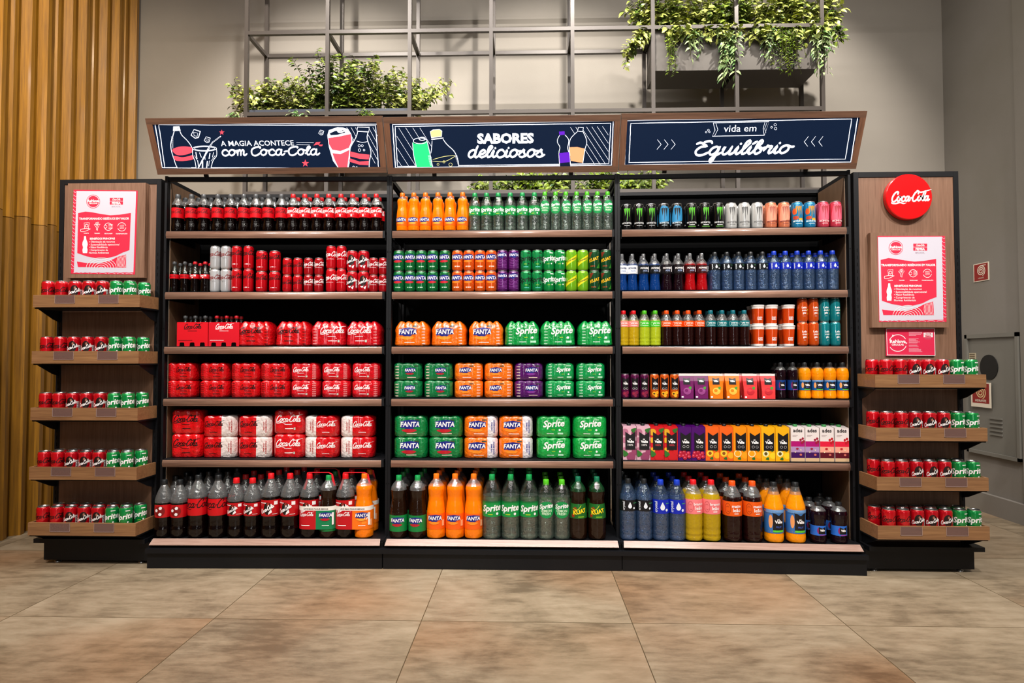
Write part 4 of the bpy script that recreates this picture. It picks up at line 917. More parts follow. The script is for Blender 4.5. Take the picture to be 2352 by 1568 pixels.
SPC = clear('smoky_sport_cap', '#b0b0b0', .2, .1, .2, 90, '#8a8c90', .5); BK = cap_m('#1b1d1f'); RC = cap_m('#d8121c'); GC = cap_m('#12924a'); OC = cap_m('#ec7410'); BC = cap_m('#1238b8'); LC = cap_m('#4fb81e'); TC = cap_m('#0a6a78'); GOC = cap_m('#e8500e'); DGC = cap_m('#0c6a4a'); GYC = cap_m('#4a4c4e'); REDC = cap_m('#c01020')
r6, h6 = .0345, .226
K('pet_zero', lambda: bottle('contour', r6, h6, CLR, COLA, .74, GYC, (.36, .625, '#cf0a1a', L_zero)))
K('pet_cola', lambda: bottle('contour', r6, h6, CLR, COLA, .74, RC, (.36, .625, '#cc0a18', L_cola)))
K('pet_fanta', lambda: bottle('waist', .0345, .232, CLR, ORAN, .84, OC, (.14, .34, '#ee640c', L_fsmall)))
K('pet_sprite', lambda: bottle('straight', .0345, .228, CLRS, SODA, .72, GC, (.40, .645, '#0b8a3e', L_sprite)))
K('pet_fresh', lambda: bottle('slim', .031, .232, CLRS, SODA, .8, LC, (.42, .76, None, L_fresh)))
K('glass_zero', lambda: bottle('glass', .0265, .182, GLS, COLA, .66, GYC, (.44, .58, '#cf0a1a', L_zero), petal=False, name='glass_bottle'))
K('glass_cola', lambda: bottle('glass', .0265, .182, GLS, COLA, .66, REDC, (.44, .58, '#cf0a1a', L_cola), petal=False, name='glass_bottle'))
for n_, q, c_ in (('blue', BLUE, '#e4e8ee'), ('bluek', BLUE, '#101418'), ('black', DKP, '#141014'), ('red', REDD, '#3a0a0c')):
    K('sport_' + n_, lambda q=q, c_=c_: bottle('sport', .032, .22, CLR, q, .74, SPC, (.46, .68, c_, L_power(c_)), capr=.33))
K('water_black', lambda: bottle('straight', .0325, .225, CLRB, WATER, .8, BK, (.53, .70, '#0c0f14', L_water))); K('water_blue', lambda: bottle('straight', .0325, .228, CLRB, WATER, .8, BC, (.53, .70, '#0a22a8', L_water)))
for n_, q, cp_, c_ in (('red', TEAY, RC, '#e08078'), ('lime', TEAG, LC, '#3fb42a'), ('orange', TEAD, GOC, '#e8500e'), ('teal', TEAD, TC, '#0a6a70')):
    K('tea_' + n_, lambda q=q, cp_=cp_, c_=c_: bottle('straight', .0315, .207, CLR, q, .74, cp_, (.54, .705, c_, L_tea)))
K('juice_dark', lambda: bottle('round', .0315, .207, CLR, DKP, .84, BK, (.24, .52, '#12387c', L_vgrape))); K('juice_orange', lambda: bottle('round', .0345, .207, CLR, JORA, .86, BK, (.24, .52, '#1a5a9c', L_valle)))
K('big_ball', lambda: bottle('big', .0475, .325, CLR, COLA, .64, BK, (.36, .58, '#c00a16', L_ball), capr=.34)); K('big_zero', lambda: bottle('big', .0545, .352, CLR, COLA, .68, BK, (.37, .64, '#c80a16', L_zero2), capr=.3))
K('mid_cola', lambda: bottle('big', .0475, .335, CLR, COLA, .66, RC, (.38, .60, '#b80a16', L_player), capr=.36)); K('big_cola', lambda: bottle('big', .0535, .362, CLR, COLA, .68, RC, (.35, .605, '#b80a16', L_player), capr=.31))
K('big_guarana', lambda: bottle('waist', .0515, .352, CLR, KUA, .8, GC, (.12, .38, '#0a7a38', L_fgreen), capr=.3)); K('big_fanta', lambda: bottle('waist', .0535, .362, CLR, ORAN, .84, OC, (.16, .4, '#ee5c0c', L_foran), capr=.3))
K('big_sprite', lambda: bottle('straight', .0535, .36, CLRS, SODA, .68, GC, (.36, .60, '#0b8a3e', L_sprite), capr=.3)); K('mid_fresh', lambda: bottle('slim', .0475, .332, CLRS, SODA, .72, LC, (.37, .65, None, L_fresh), capr=.34))
K('big_kuat', lambda: bottle('waist', .0505, .35, CLRG, KUA, .8, DGC, (.35, .58, '#1a5c22', L_kuat), capr=.3))
K('big_water_black', lambda: bottle('straight', .0485, .34, CLRB, WATER, .74, BK, (.49, .67, '#0c0f14', L_water), capr=.3)); K('big_water_blue', lambda: bottle('straight', .0485, .336, CLRB, WATER, .74, BC, (.46, .69, '#0a22a8', L_water), capr=.34))
K('big_white_tea', lambda: bottle('straight', .0505, .338, CLR, TEAY, .8, RC, (.46, .7, '#e8787c', L_matte('branco', 'leão', '#b83a48')), capr=.34)); K('big_matte', lambda: bottle('straight', .0525, .334, CLR, TEAD, .76, GOC, (.44, .68, '#e0560e', L_matte('matte', 'leão', '#7a2408')), capr=.34))
K('big_juice', lambda: bottle('cone', .0525, .33, CLR, JORA, .84, BK, (.165, .56, '#3a74b8', L_valle), capr=.34)); K('small_grape', lambda: bottle('round', .0445, .222, CLR, DKP, .84, BK, (.2, .44, '#2a6ac8', L_vgrape), capr=.36))
# shrink packs ----------------------------------------------------------
def pack(w, d, h, nb, col, art, strip=None, tall=False, stripcol='#e6d8d4'):
    """film-wrapped block: nb bulges along the front"""
    nx = nb * 8; r = w / nb / 2; sag = .006
    def yfront(u):
        q = abs(math.cos(PI * nb * (u / w + .5) + (0)))  # 1 at gaps, 0 at can centres
        e = max(0, abs(u) - (w / 2 - r)) / r; rnd_ = r * .9 * (1 - math.sqrt(max(0, 1 - min(e, 1) ** 2)))
        return sag * q * q + rnd_
    if tall: lv = [(0, .008), (.05, 0), (.1, -.001), (.38, .002), (.5, .002), (.66, .0), (.78, .005), (.88, .011), (.95, .015), (1, .02)]
    else: lv = [(0, .006), (.06, 0), (.3, 0), (.6, 0), (.88, 0), (.96, .004), (1, .012)]
    def inset(t):
        for (a, p), (b, q) in zip(lv, lv[1:]):
            if a <= t <= b: return p + (q - p) * (t - a) / (b - a)
        return lv[-1][1]
    us = [-w / 2 + w * i / nx for i in range(nx + 1)]
    def pos(u, t, side):  # side -1 front, 1 back
        ins = inset(t); uu = u * (1 - ins * 2 / w) ; q = abs(math.cos(PI * nb * (u / w + .5)))
        z = t * h - (h * (.075 if tall else .03)) * q ** 4 * (max(0, (t - .8) / .2))
        return (uu, side * (d / 2 - yfront(u) * 1.0 - ins), z)
    mb = MB(); ring = [(u, -1) for u in us] + [(u, 1) for u in us[::-1]]; n = len(ring); vs = []
    for t, _ in lv: vs += [pos(u, t, s_) for u, s_ in ring]
    m = film(col); ms = film(stripcol)
    def fm(u): return ms if strip and strip[0] * w <= u <= strip[1] * w else m
    for mm in ({m, ms} if strip else {m}):
        fs = []
        for k in range(len(lv) - 1):
            for i in range(n):
                j = (i + 1) % n; uc = (ring[i][0] + ring[j][0]) / 2
                if fm(uc) is mm: fs.append((k * n + i, k * n + j, (k + 1) * n + j, (k + 1) * n + i))
        T = (len(lv) - 1) * n
        for i in range(nx):
            uc = (us[i] + us[i + 1]) / 2
            if fm(uc) is mm: fs.append((T + i, T + i + 1, T + n - 2 - i, T + n - 1 - i)); fs.append((n - 1 - i, n - 2 - i, i + 1, i))
        mb.add(vs, fs, mm, True)
    a = Art(); art(a, w, h)
    if a.v:
        def mp(u, v, l):
            t = min(max(v / h + .5, 0), 1); ins = inset(t)
            return (u * (1 - ins * 2 / w), -(d / 2 - yfront(max(-w / 2, min(w / 2, u))) - ins) - .0003 * l - .0002, v + h / 2 - (h * .075 * abs(math.cos(PI * nb * (u / w + .5))) ** 4 * max(0, (t - .8) / .2) if tall else 0))
        a.emit(mb, mp, cu=w / nb / 8, cv=h / 8)
    return reg(mb.build('multipack'))
def minis(a, x, h, m, n=7, s=.012):
    for k in range(n): a.text('mini', x, -h * .42 + k * h * .82 / n, s, m, bold=.02)
def P_coke(ink_, side, sc=.12, mini=True, small=True, y=.0, dark=False):
    def f(a, w, h):
        cx = -side * w * .12 if mini else 0
        logo(a, cx, h * y, h * sc, ink_, .28, .3); a.L = 2
        if mini: minis(a, side * w * .36, h, ink('#e8a0a0') if not dark else ink('#5a0808'))
        if small: a.rect(cx - w * .1, -h * .3, cx + w * .16, -h * .27, ink_); a.rect(cx - w * .12, -h * .12, cx + w * .12, -h * .1, ink_)
        if ink_ is WHT: a.rect(cx + w * .18, -h * .34, cx + w * .24, -h * .24, ink('#b8c0b0'))
    return f
def P_strip(ink_, side):
    def f(a, w, h):
        cx = -side * w * .16; logo(a, cx, .0, h * .12, ink_, .28, .3); a.L = 2; a.rect(cx - w * .1, -h * .3, cx + w * .12, -h * .28, ink_)
        a.text('LEVE MAIS', side * w * .30, 0, .011, ink('#b83a3a'), rot=-PI / 2, bold=.02); a.text('PAGUE MENOS', side * w * .30 + .012, 0, .011, ink('#b83a3a'), rot=-PI / 2, bold=.02)
    return f
def P_fanta(side, drop, sc=.18, mini=True, y=.0, strip=False):
    def f(a, w, h):
        cx = -side * w * .1 if (mini or strip) else 0; fanta(a, cx, h * y, h * sc, drop); a.L += 1
        if mini: minis(a, side * w * .36, h, ink('#f4d8c8'), 7 if h > .12 else 5)
        if strip: a.text('LEVE MAIS', side * w * .35, 0, .011, ink('#2a3a9a'), rot=PI / 2, bold=.02); a.text('PAGUE MENOS', side * w * .35 + .013, 0, .011, ink('#2a3a9a'), rot=PI / 2, bold=.02)
        a.rect(cx - w * .1, -h * .36, cx + w * .2, -h * .33, ink('#f4d8c8')); a.rect(cx + w * .14, h * .28, cx + w * .28, h * .33, ink('#3a4a3a'))
    return f
def P_sprite(mini, sc=.3, y=0):
    def f(a, w, h):
        cx = w * .12 if mini else 0; a.text('Sprite', cx, h * y, h * sc, WHT, shear=.25, bold=.03, rot=.06); a.L = 2
        if mini: minis(a, -w * .34, h, ink('#c8ead0'), 7 if h > .12 else 5)
        a.rect(cx - w * .06, -h * .16, cx + w * .04, -h * .14, ink('#b8d820')); a.ell(cx + w * .18, -h * .16, h * .05, h * .05, WHT, 10); a.rect(cx - w * .2, -h * .34, cx, -h * .32, WHT); a.rect(cx + w * .12, -h * .36, cx + w * .28, -h * .28, ink('#a8d8b8')); a.rect(cx + w * .1, h * .3, cx + w * .26, h * .34, ink('#c8e8d0'))
    return f
PW, PH = .203, .148
K('pk12_zero', lambda: pack(PW, .15, PH, 4, '#c40a14', P_coke(BLKI, 1, .12, True, True, .03, True), tall=True)); K('pk12_cola_l', lambda: pack(PW, .15, PH, 4, '#c00a18', P_coke(WHT, -1, .13, y=.03), tall=True)); K('pk12_cola_r', lambda: pack(PW, .15, PH, 4, '#c00a18', P_coke(WHT, 1, .13, y=.03), tall=True))
K('pk12_fanta', lambda: pack(PW, .15, PH, 4, '#ee6a08', P_fanta(1, '#f09020', .2), tall=True)); K('pk12_sprite', lambda: pack(PW, .15, PH, 4, '#0a8f3e', P_sprite(True, .36), tall=True))
MW, MH = .168, .103
K('mp_zero', lambda: pack(MW, .112, MH, 3, '#cc0a14', P_coke(BLKI, -1, .12, dark=True))); K('mp_cola', lambda: pack(MW, .112, MH, 3, '#c80a1a', P_coke(WHT, 1, .12)))
K('mp_fgreen', lambda: pack(MW, .112, MH, 3, '#07703a', P_fanta(-1, '#a01a22', .17))); K('mp_forange', lambda: pack(MW, .112, MH, 3, '#f07010', P_fanta(1, '#f08a20', .19))); K('mp_fgrape', lambda: pack(MW, .112, MH, 3, '#4e0a5c', P_fanta(-1, '#7a2a8a', .19))); K('mp_sprite', lambda: pack(MW, .112, MH, 3, '#0a9048', P_sprite(True, .33)))
K('sp_zero', lambda: pack(.182, .12, .141, 3, '#d80a14', P_coke(BLKI, 1, .14, False))); K('sp_cola', lambda: pack(.182, .12, .141, 3, '#d00a16', P_coke(WHT, 1, .14, False)))
K('rp_zero_strip', lambda: pack(.198, .132, .124, 3, '#cc0a14', P_strip(BLKI, 1), (.1, .5))); K('rp_cola_strip', lambda: pack(.198, .132, .124, 3, '#cc0a16', P_strip(WHT, -1), (-.5, -.12)))
K('rp_fgreen', lambda: pack(.198, .132, .124, 3, '#07783a', P_fanta(1, '#b81a24', .25, False))); K('rp_forange', lambda: pack(.198, .132, .124, 3, '#f07008', P_fanta(1, '#f08a20', .22, False, 0, True), (.22, .5), stripcol='#e8e0e4')); K('rp_sprite', lambda: pack(.198, .132, .124, 3, '#0a9a3e', P_sprite(False, .42, 0)))
# cartons ---------------------------------------------------------------
def carton(col, art, capc='#16181a', w=.076, d=.07, h=.198, side=None):
    mb = MB(); m = ink(col, .3); y0, y1 = -d / 2, d / 2; tz = .008
    vs = [(-w / 2, y0, 0), (w / 2, y0, 0), (w / 2, y1, 0), (-w / 2, y1, 0), (-w / 2, y0, h - tz), (w / 2, y0, h - tz), (w / 2, y1, h), (-w / 2, y1, h)]
    mb.add(vs, [(3, 2, 1, 0), (0, 1, 5, 4), (1, 2, 6, 5), (2, 3, 7, 6), (3, 0, 4, 7), (4, 5, 6, 7)], m)
    a = Art(); art(a, w, h - tz); a.emit(mb, lambda u, v, l: (max(-w / 2, min(w / 2, u)), y0 - .0003 * l, max(.0005, min(h - tz, v + (h - tz) / 2))))
    root = mb.build('juice_carton'); mc = MB(); mc.lathe([(.012, h - tz + .004), (.0125, h + .006), (.011, h + .0075)], cap_m(capc), 16, cy=.004)
    c = mc.build('cap', root); return reg(root, c)
def fruit(a, x, y, r, c1, c2=None):
    a.ell(x, y, r, r, ink(c1)); a.L += 1
    if c2: a.ell(x, y, r * .78, r * .78, ink(c2)); a.L += 1
def C_valle(kind):
    def f(a, w, h):
        g = ink('#2a6a24')
        if kind in ('100g', '100a'):
            cc, c3 = (('#8a3a5c', '#b06a84') if kind == '100g' else ('#c0141c', '#d8a020'))
            for (x, y, r) in ((-.35, .34, .2), (.38, .3, .2), (-.4, .1, .16), (.42, 0, .16), (-.38, -.2, .16), (.1, -.4, .26), (.4, -.25, .2)): a.L += 1; a.ell(w * x, h * y, w * r * 1.3, w * r * 1.3, ink(cc if (x > 0) else c3))
            a.L += 1; a.poly([(w * .1, h * .42), (w * .5, h * .46), (w * .3, h * .32)], g, True); a.poly([(-w * .5, -h * .2), (-w * .1, -h * .32), (-w * .45, -h * .4)], g, True)
        elif kind == 'grape':
            for (x, y) in ((-.3, -.27), (-.05, -.24), (-.38, -.36), (-.12, -.36), (.12, -.33), (.0, -.42), (.3, -.38), (.25, -.28)): a.L += 1; a.ell(w * x, h * y, w * .15, w * .15, ink('#b01430')); a.L += 1; a.ell(w * x - .002, h * y + .002, w * .06, w * .06, ink('#d85a70'), 8)
        else:
            o = {'peach': ('#e8a41c', '#f0c83a', '#8a4a14'), 'orange': ('#f0e0b0', '#f09a14', None), 'passion': ('#f0c820', '#e8e0b0', '#5a4a14')}[kind]
            fruit(a, w * .34, -h * .34, w * .24, o[0] if kind != 'orange' else '#f09a14'); fruit(a, -w * .18, -h * .28, w * .27, o[0], o[1])
            if o[2]: a.ell(-w * .18, -h * .28, w * .12, w * .12, ink(o[2])); a.L += 1
            a.poly([(w * .15, -h * .16), (w * .42, -h * .12), (w * .3, -h * .22)], g, True); a.poly([(-w * .2, -h * .44), (w * .0, -h * .38), (w * .05, -h * .46)], g, True)
        a.L += 1; banner(a, w * .05, h * .08, w * .38, h * .27); a.L += 1
        if kind[:3] == '100': a.text('100%', w * .05, -h * .07, w * .2, WHT if kind == '100g' else ink('#d8404a'))
        else: a.ring(-w * .08, -h * .08, w * .09, w * .09, .001, WHT, n=12); a.ring(w * .2, -h * .08, w * .09, w * .09, .001, WHT, n=12)
    return f
def C_ades(c1, c2, c3, fr):
    def f(a, w, h):
        a.text('ades', 0, h * .37, w * .38, ink('#2a2426'), bold=.03); a.rect(-w * .38, h * .27, 0, h * .28, ink('#8a6a70')); a.rect(-w * .38, h * .24, -w * .1, h * .25, ink('#8a6a70'))
        a.rect(-w * .5, -h * .06, w * .5, h * .1, ink(c1)); a.rect(-w * .5, -h * .23, w * .5, -h * .06, ink(c2)); a.rect(-w * .5, -h * .4, w * .5, -h * .23, ink(c3)); a.rect(-w * .5, -h * .5, w * .5, -h * .4, ink('#d8b48a')); a.L = 2
        for (x, y) in ((.2, .14), (.36, .18), (.3, .06), (.42, .1)): a.ell(w * x, h * y, w * .09, w * .09, ink(fr)); a.L += 1
        a.ell(-w * .05, -h * .12, w * .1, w * .07, ink(fr)); a.ell(w * .2, -h * .16, w * .05, w * .05, ink('#e8dcb0')); a.ell(-w * .2, -h * .22, w * .05, w * .05, ink('#e8dcb0')); a.ell(w * .2, -h * .3, w * .09, w * .08, ink('#c86a5a'))
    return f
for n_, c_ in (('100g', '#d8a8b8'), ('100a', '#c81a20'), ('grape', '#4a0a64'), ('peach', '#e8601c'), ('orange', '#f08a10'), ('passion', '#f0ac14')): K('ct_' + n_, lambda n_=n_, c_=c_: carton(c_, C_valle(n_)))
K('ct_ades_g', lambda: carton('#e6dcda', C_ades('#a80a6a', '#a888b4', '#3a0a54', '#9a1a34'), '#3a8a4a')); K('ct_ades_a', lambda: carton('#e6dcda', C_ades('#d81a3a', '#e8a08a', '#5a0a1c', '#b81a24'), '#3a8a4a'))
def wedge(col, art_c, w=.083, d=.05, h=.143):
    mb = MB(); m = ink(col, .25); t = .0015; wb = w * .86; zt = h - .012
    lv = [(wb, d, 0), (wb * 1.02, d * .9, h * .3), (w * .97, d * .5, h * .7), (w, t * 2, zt), (w, t * 2, h)]
    for k in range(len(lv) - 1):
        (wa, da, za), (wb_, db, zb_) = lv[k], lv[k + 1]; mm = m if k < 3 else ink('#eadfdc')
        vs = [(-wa / 2, -da / 2, za), (wa / 2, -da / 2, za), (wa / 2, da / 2, za), (-wa / 2, da / 2, za), (-wb_ / 2, -db / 2, zb_), (wb_ / 2, -db / 2, zb_), (wb_ / 2, db / 2, zb_), (-wb_ / 2, db / 2, zb_)]
        fs = [(0, 1, 5, 4), (1, 2, 6, 5), (2, 3, 7, 6), (3, 0, 4, 7)]
        if k == 0: fs.append((3, 2, 1, 0))
        if k == 3: fs.append((4, 5, 6, 7))
        mb.add(vs, fs, mm)
    def fy(z):
        for (a0, d0, z0), (a1, d1, z1_) in zip(lv, lv[1:]):
            if z0 <= z <= z1_: return -(d0 + (d1 - d0) * (z - z0) / (z1_ - z0)) / 2
        return -t
    a = Art(); banner(a, 0, h * .2, w * .24, h * .14); a.L += 1; a.ell(0, -h * .2, w * .26, w * .24, ink(art_c)); a.L += 1; a.ell(-w * .05, -h * .17, w * .12, w * .1, ink(col)); a.poly([(w * .1, -h * .05), (w * .3, -h * .02), (w * .24, -h * .14)], ink('#3a8a2a'), True)
    a.rect(-w * .4, -h * .46, -w * .26, -h * .4, WHT)
    a.emit(mb, lambda u, v, l: (u, fy(v + h / 2) - .0004 * l, v + h / 2), cv=h / 10); return reg(mb.build('juice_pouch'))
K('pouch_grape', lambda: wedge('#6a1c58', '#8a3a78')); K('pouch_orange', lambda: wedge('#ec7414', '#f0b040')); K('pouch_red', lambda: wedge('#d83a3c', '#b8202c'))
def cup():
    mb = MB(); o = foil('#e0480c'); H = .118; w = ink('#e6e0dc')
    mb.lathe([(.0290, .0), (.0295, .003), (.0298, .012)], w, 26, capt=False); mb.lathe([(.0298, .012), (.0345, H - .022)], o, 26, capb=False, capt=False); mb.lathe([(.0345, H - .022), (.036, H - .008)], w, 26, capb=False, capt=False)
    a = Art(); a.text('matte', .004, -.016, .012, WHT, bold=.02); a.text('leão', .004, -.028, .017, WHT, bold=.02)
    a.emit(mb, lambda u, v, l: ((.0325 + v * .055 + .0009) * math.sin(u / .032), -(.0325 + v * .055 + .0009) * math.cos(u / .032), v + H / 2), cu=.007)
    root = mb.build('drink_cup'); ml = MB(); ml.lathe([(.036, H - .0085), (.0375, H - .007), (.0375, H - .001), (.035, H), (.033, H - .004), (.001, H - .004)], w, 26, capt=False); l = ml.build('lid', root); return reg(root, l)
K('cup', cup)
PROTO = {}
def get(kind):
    if kind not in PROTO: PROTO[kind] = [KINDS[kind](), False]
    p = PROTO[kind]
    if not p[1]: p[1] = True; return p[0]
    return copy_tree(p[0])
DESC = {'zero_can': ('red can with black script', 'can'), 'zero_can_b': ('wide red can with black script', 'can'), 'player_can': ('red can with footballer picture', 'can'), 'sleek_light': ('silver-white slim can', 'can'), 'sleek_zero': ('slim red can, black script', 'can'), 'sleek_cola': ('slim red can, white script', 'can'),
 'mini_zero': ('mini red can, black script', 'can'), 'mini_cola': ('mini red can, white script', 'can'), 'sprite_can': ('green can with white lettering', 'can'), 'sprite_zero': ('green can with black lettering', 'can'), 'fanta_green': ('dark green soda can with blue-white logo', 'can'), 'fanta_orange': ('orange soda can', 'can'), 'fanta_grape': ('purple soda can', 'can'), 'schw': ('lime can with yellow diagonal band', 'can'), 'kuat': ('dark green can with yellow lettering', 'can'),
 'mon_green': ('black energy can, green claw', 'can'), 'mon_green2': ('black energy can, green bottom band', 'can'), 'mon_blue': ('blue-black energy can', 'can'), 'mon_white': ('white energy can', 'can'), 'mon_peach': ('peach energy can', 'can'), 'mon_mango': ('blue-orange energy can', 'can'), 'mon_pink': ('pink energy can', 'can'), 'leao_orange': ('slim orange tea can', 'can'), 'leao_teal': ('slim teal tea can', 'can'), 'valle_grape': ('slim purple juice can', 'can'), 'valle_peach': ('slim orange juice can', 'can'),
 'pet_zero': ('dark-capped cola bottle', 'bottle'), 'pet_cola': ('red-capped cola bottle', 'bottle'), 'pet_fanta': ('orange soda bottle', 'bottle'), 'pet_sprite': ('clear soda bottle, green band label', 'bottle'), 'pet_fresh': ('slim clear bottle, round green label', 'bottle'), 'glass_zero': ('small glass cola bottle, silver cap', 'bottle'), 'glass_cola': ('small glass cola bottle, red cap', 'bottle'),
 'sport_blue': ('blue sports drink, white label', 'bottle'), 'sport_bluek': ('blue sports drink, black label', 'bottle'), 'sport_black': ('dark sports drink bottle', 'bottle'), 'sport_red': ('red sports drink bottle', 'bottle'), 'water_black': ('water bottle, black label', 'bottle'), 'water_blue': ('water bottle, blue label', 'bottle'),
 'tea_red': ('red-capped yellow tea bottle', 'bottle'), 'tea_lime': ('green-capped tea bottle', 'bottle'), 'tea_orange': ('orange-capped dark tea bottle', 'bottle'), 'tea_teal': ('teal-capped dark tea bottle', 'bottle'), 'juice_dark': ('dark grape juice bottle', 'bottle'), 'juice_orange': ('orange juice bottle', 'bottle'),
 'big_ball': ('cola bottle with football label', 'bottle'), 'big_zero': ('wide black-capped cola bottle', 'bottle'), 'mid_cola': ('shorter red-capped cola bottle', 'bottle'), 'big_cola': ('tall red-capped cola bottle', 'bottle'), 'big_guarana': ('large dark soda bottle, green label', 'bottle'), 'big_fanta': ('large orange soda bottle', 'bottle'), 'big_sprite': ('large clear soda bottle', 'bottle'), 'mid_fresh': ('clear bottle, round green label', 'bottle'), 'big_kuat': ('large green-brown soda bottle', 'bottle'),
 'big_water_black': ('large water bottle, black label', 'bottle'), 'big_water_blue': ('large water bottle, blue label', 'bottle'), 'big_white_tea': ('large yellow tea bottle, pink label', 'bottle'), 'big_matte': ('large dark tea bottle, orange label', 'bottle'), 'big_juice': ('large orange juice bottle', 'bottle'), 'small_grape': ('short dark grape juice bottle', 'bottle'),
 'pk12_zero': ('red bottle multipack, black script', 'multipack'), 'pk12_cola_l': ('red bottle multipack, stripe at left', 'multipack'), 'pk12_cola_r': ('red bottle multipack, stripe at right', 'multipack'), 'pk12_fanta': ('orange bottle multipack', 'multipack'), 'pk12_sprite': ('green bottle multipack', 'multipack'),
 'mp_zero': ('mini red multipack, black script', 'multipack'), 'mp_cola': ('mini red multipack, white script', 'multipack'), 'mp_fgreen': ('dark green mini multipack', 'multipack'), 'mp_forange': ('orange mini multipack', 'multipack'), 'mp_fgrape': ('purple mini multipack', 'multipack'), 'mp_sprite': ('light green mini multipack', 'multipack'),
 'sp_zero': ('plain red multipack, black script', 'multipack'), 'sp_cola': ('plain red multipack, white script', 'multipack'), 'rp_zero_strip': ('red multipack, white right strip', 'multipack'), 'rp_cola_strip': ('red multipack, white left strip', 'multipack'), 'rp_fgreen': ('dark green can multipack', 'multipack'), 'rp_forange': ('orange can multipack, white strip', 'multipack'), 'rp_sprite': ('bright green can multipack', 'multipack'),
 'ct_100g': ('pink grape juice carton', 'carton'), 'ct_100a': ('red apple juice carton', 'carton'), 'ct_grape': ('purple juice carton', 'carton'), 'ct_peach': ('orange-red peach juice carton', 'carton'), 'ct_orange': ('orange juice carton', 'carton'), 'ct_passion': ('yellow juice carton', 'carton'), 'ct_ades_g': ('white soy carton, purple blocks', 'carton'), 'ct_ades_a': ('white soy carton, red blocks', 'carton'),
 'pouch_grape': ('purple flat-topped juice pouch', 'juice pouch'), 'pouch_orange': ('orange flat-topped juice pouch', 'juice pouch'), 'pouch_red': ('red flat-topped juice pouch', 'juice pouch'), 'cup': ('orange tea cup, white lid', 'cup')}
RAD = {}
def place(kind, M, x, y, z, rz, label, group):
    o = get(kind); o.matrix_world = M @ Matrix.Translation((x, y, z)) @ Matrix.Rotation(rz, 4, 'Z')
    d, cat = DESC[kind]; o['label'] = label; o['category'] = cat; o['group'] = group; return o
def shelf_row(b, s, items, rows=1, pitch=.072, tiers=1, th=0., y0=.035, jit=.12, py=None):
    """items: list of (kind, [photo columns]); rows go back in depth, tiers stack up"""
    M, w = BAYM[b]; z = ZS[s] if s < 5 else ZDECK
    for kind, cols in items:
        d = DESC[kind][0]; tot = len(cols)
        for i, px in enumerate(cols):
            x = bayx(b, px, y0)
            for r in range(rows):
                for t in range(tiers):
                    lab = d
                    if tot > 1: lab += ', leftmost' if i == 0 else ', rightmost' if i == tot - 1 else ', %s from left' % ORD[i + 1]
                    if rows > 1: lab += ', ' + (['front row', 'second row', 'third row'][r])
                    if tiers > 1: lab += ', ' + ('lower tier' if t == 0 else 'upper tier')
                    lab += ', %s %s' % (BAYN[b], SHN[s])
                    yy = y0 + r * pitch
                    place(kind, M, x + (random.uniform(-.0015, .0015) if r else 0), yy, z + .0003 + t * (th + .0004), random.uniform(-jit, jit), lab, '%ss on the %s of the %s' % (DESC[kind][1], SHN[s], BAYN[b]))
# --- left bay
shelf_row(0, 0, [('pet_zero', [403.4, 434.8, 463.5, 495.8, 525.4, 556, 583.8, 612.6, 642.5]), ('pet_cola', [669.8, 696.8, 724.7, 752, 780.4, 807.4, 834.7, 862])], rows=2, pitch=.078)
shelf_row(0, 1, [('glass_zero', [398, 421.8]), ('glass_cola', [445.3, 468.5])], rows=2, pitch=.06)
TH = {'REG': .122, 'SLK': .137, 'MIN': .101, 'TALL': .152}
shelf_row(0, 1, [('sleek_light', [492, 516.5]), ('sleek_zero', [541.3, 568.6]), ('sleek_cola', [759, 783])], tiers=2, th=.137)
shelf_row(0, 1, [('zero_can_b', [599, 629.3]), ('player_can', [808, 834])], tiers=2, th=.122)
shelf_row(0, 1, [('mini_zero', [658, 682.5]), ('mini_cola', [707, 731, 857, 879])], tiers=2, th=.101)
# glass bottle carriers
def carrier(b, xl, xr, white, label):
    M, w = BAYM[b]; y0 = .03; xa, xb = bayx(b, xl, y0), bayx(b, xr, y0); ww = xb - xa; d = .125; h = .142; t = .0012; z = ZS[2] + .0005; xm = (xa + xb) / 2
    RD = ink('#cf0a20' if white else '#d60a1c'); mb = MB()
    mb.box(-ww / 2, -d / 2, 0, ww / 2, -d / 2 + t, h, RD); mb.box(-ww / 2, d / 2 - t, 0, ww / 2, d / 2, h, RD); mb.box(-ww / 2, -d / 2 + t, 0, -ww / 2 + t, d / 2 - t, h, RD); mb.box(ww / 2 - t, -d / 2 + t, 0, ww / 2, d / 2 - t, h, RD)
    a = Art(); logo(a, 0, h * .24, h * .1, WHT if white else BLKI); a.L = 2
    a.rect(-ww * .15, h * .13, ww * .15, h * .15, WHT if white else BLKI); a.rect(-ww * .45, -h * .26, 0, -h * .24, WHT if white else BLKI)
    for k in (-1, 0, 1): a.poly([(k * ww * .33 - .015, -h * .5), (k * ww * .33 + .015, -h * .5), (k * ww * .33 + .013, -h * .36), (k * ww * .33 + .008, -h * .34), (k * ww * .33 - .008, -h * .34), (k * ww * .33 - .013, -h * .36)], COLA)
    a.emit(mb, lambda u, v, l: (u, -d / 2 - .0003 * l, v + h / 2)); o = mb.build('bottle_carrier'); o.matrix_world = M @ Matrix.Translation((xm, y0 + d / 2, z)); tag(o, label, 'bottle carrier', 'cardboard bottle carriers on the third shelf')
    for r in (0, 1):
        for k in (-1, 0, 1):
            place('glass_cola' if white else 'glass_zero', M, xm + k * ww * .325, y0 + d * (.27 + .47 * r), z, 0, 'glass cola bottle, %s of three in the %s row of the %s carrier' % (['left', 'middle', 'right'][k + 1], ['front', 'rear'][r], 'right red' if white else 'left red'), 'glass bottles in the cardboard carriers')
carrier(0, 405.5, 476.5, False, 'red cardboard bottle carrier with black script on left bay third shelf')
carrier(0, 478.5, 548.5, True, 'red cardboard bottle carrier with white script on left bay third shelf')
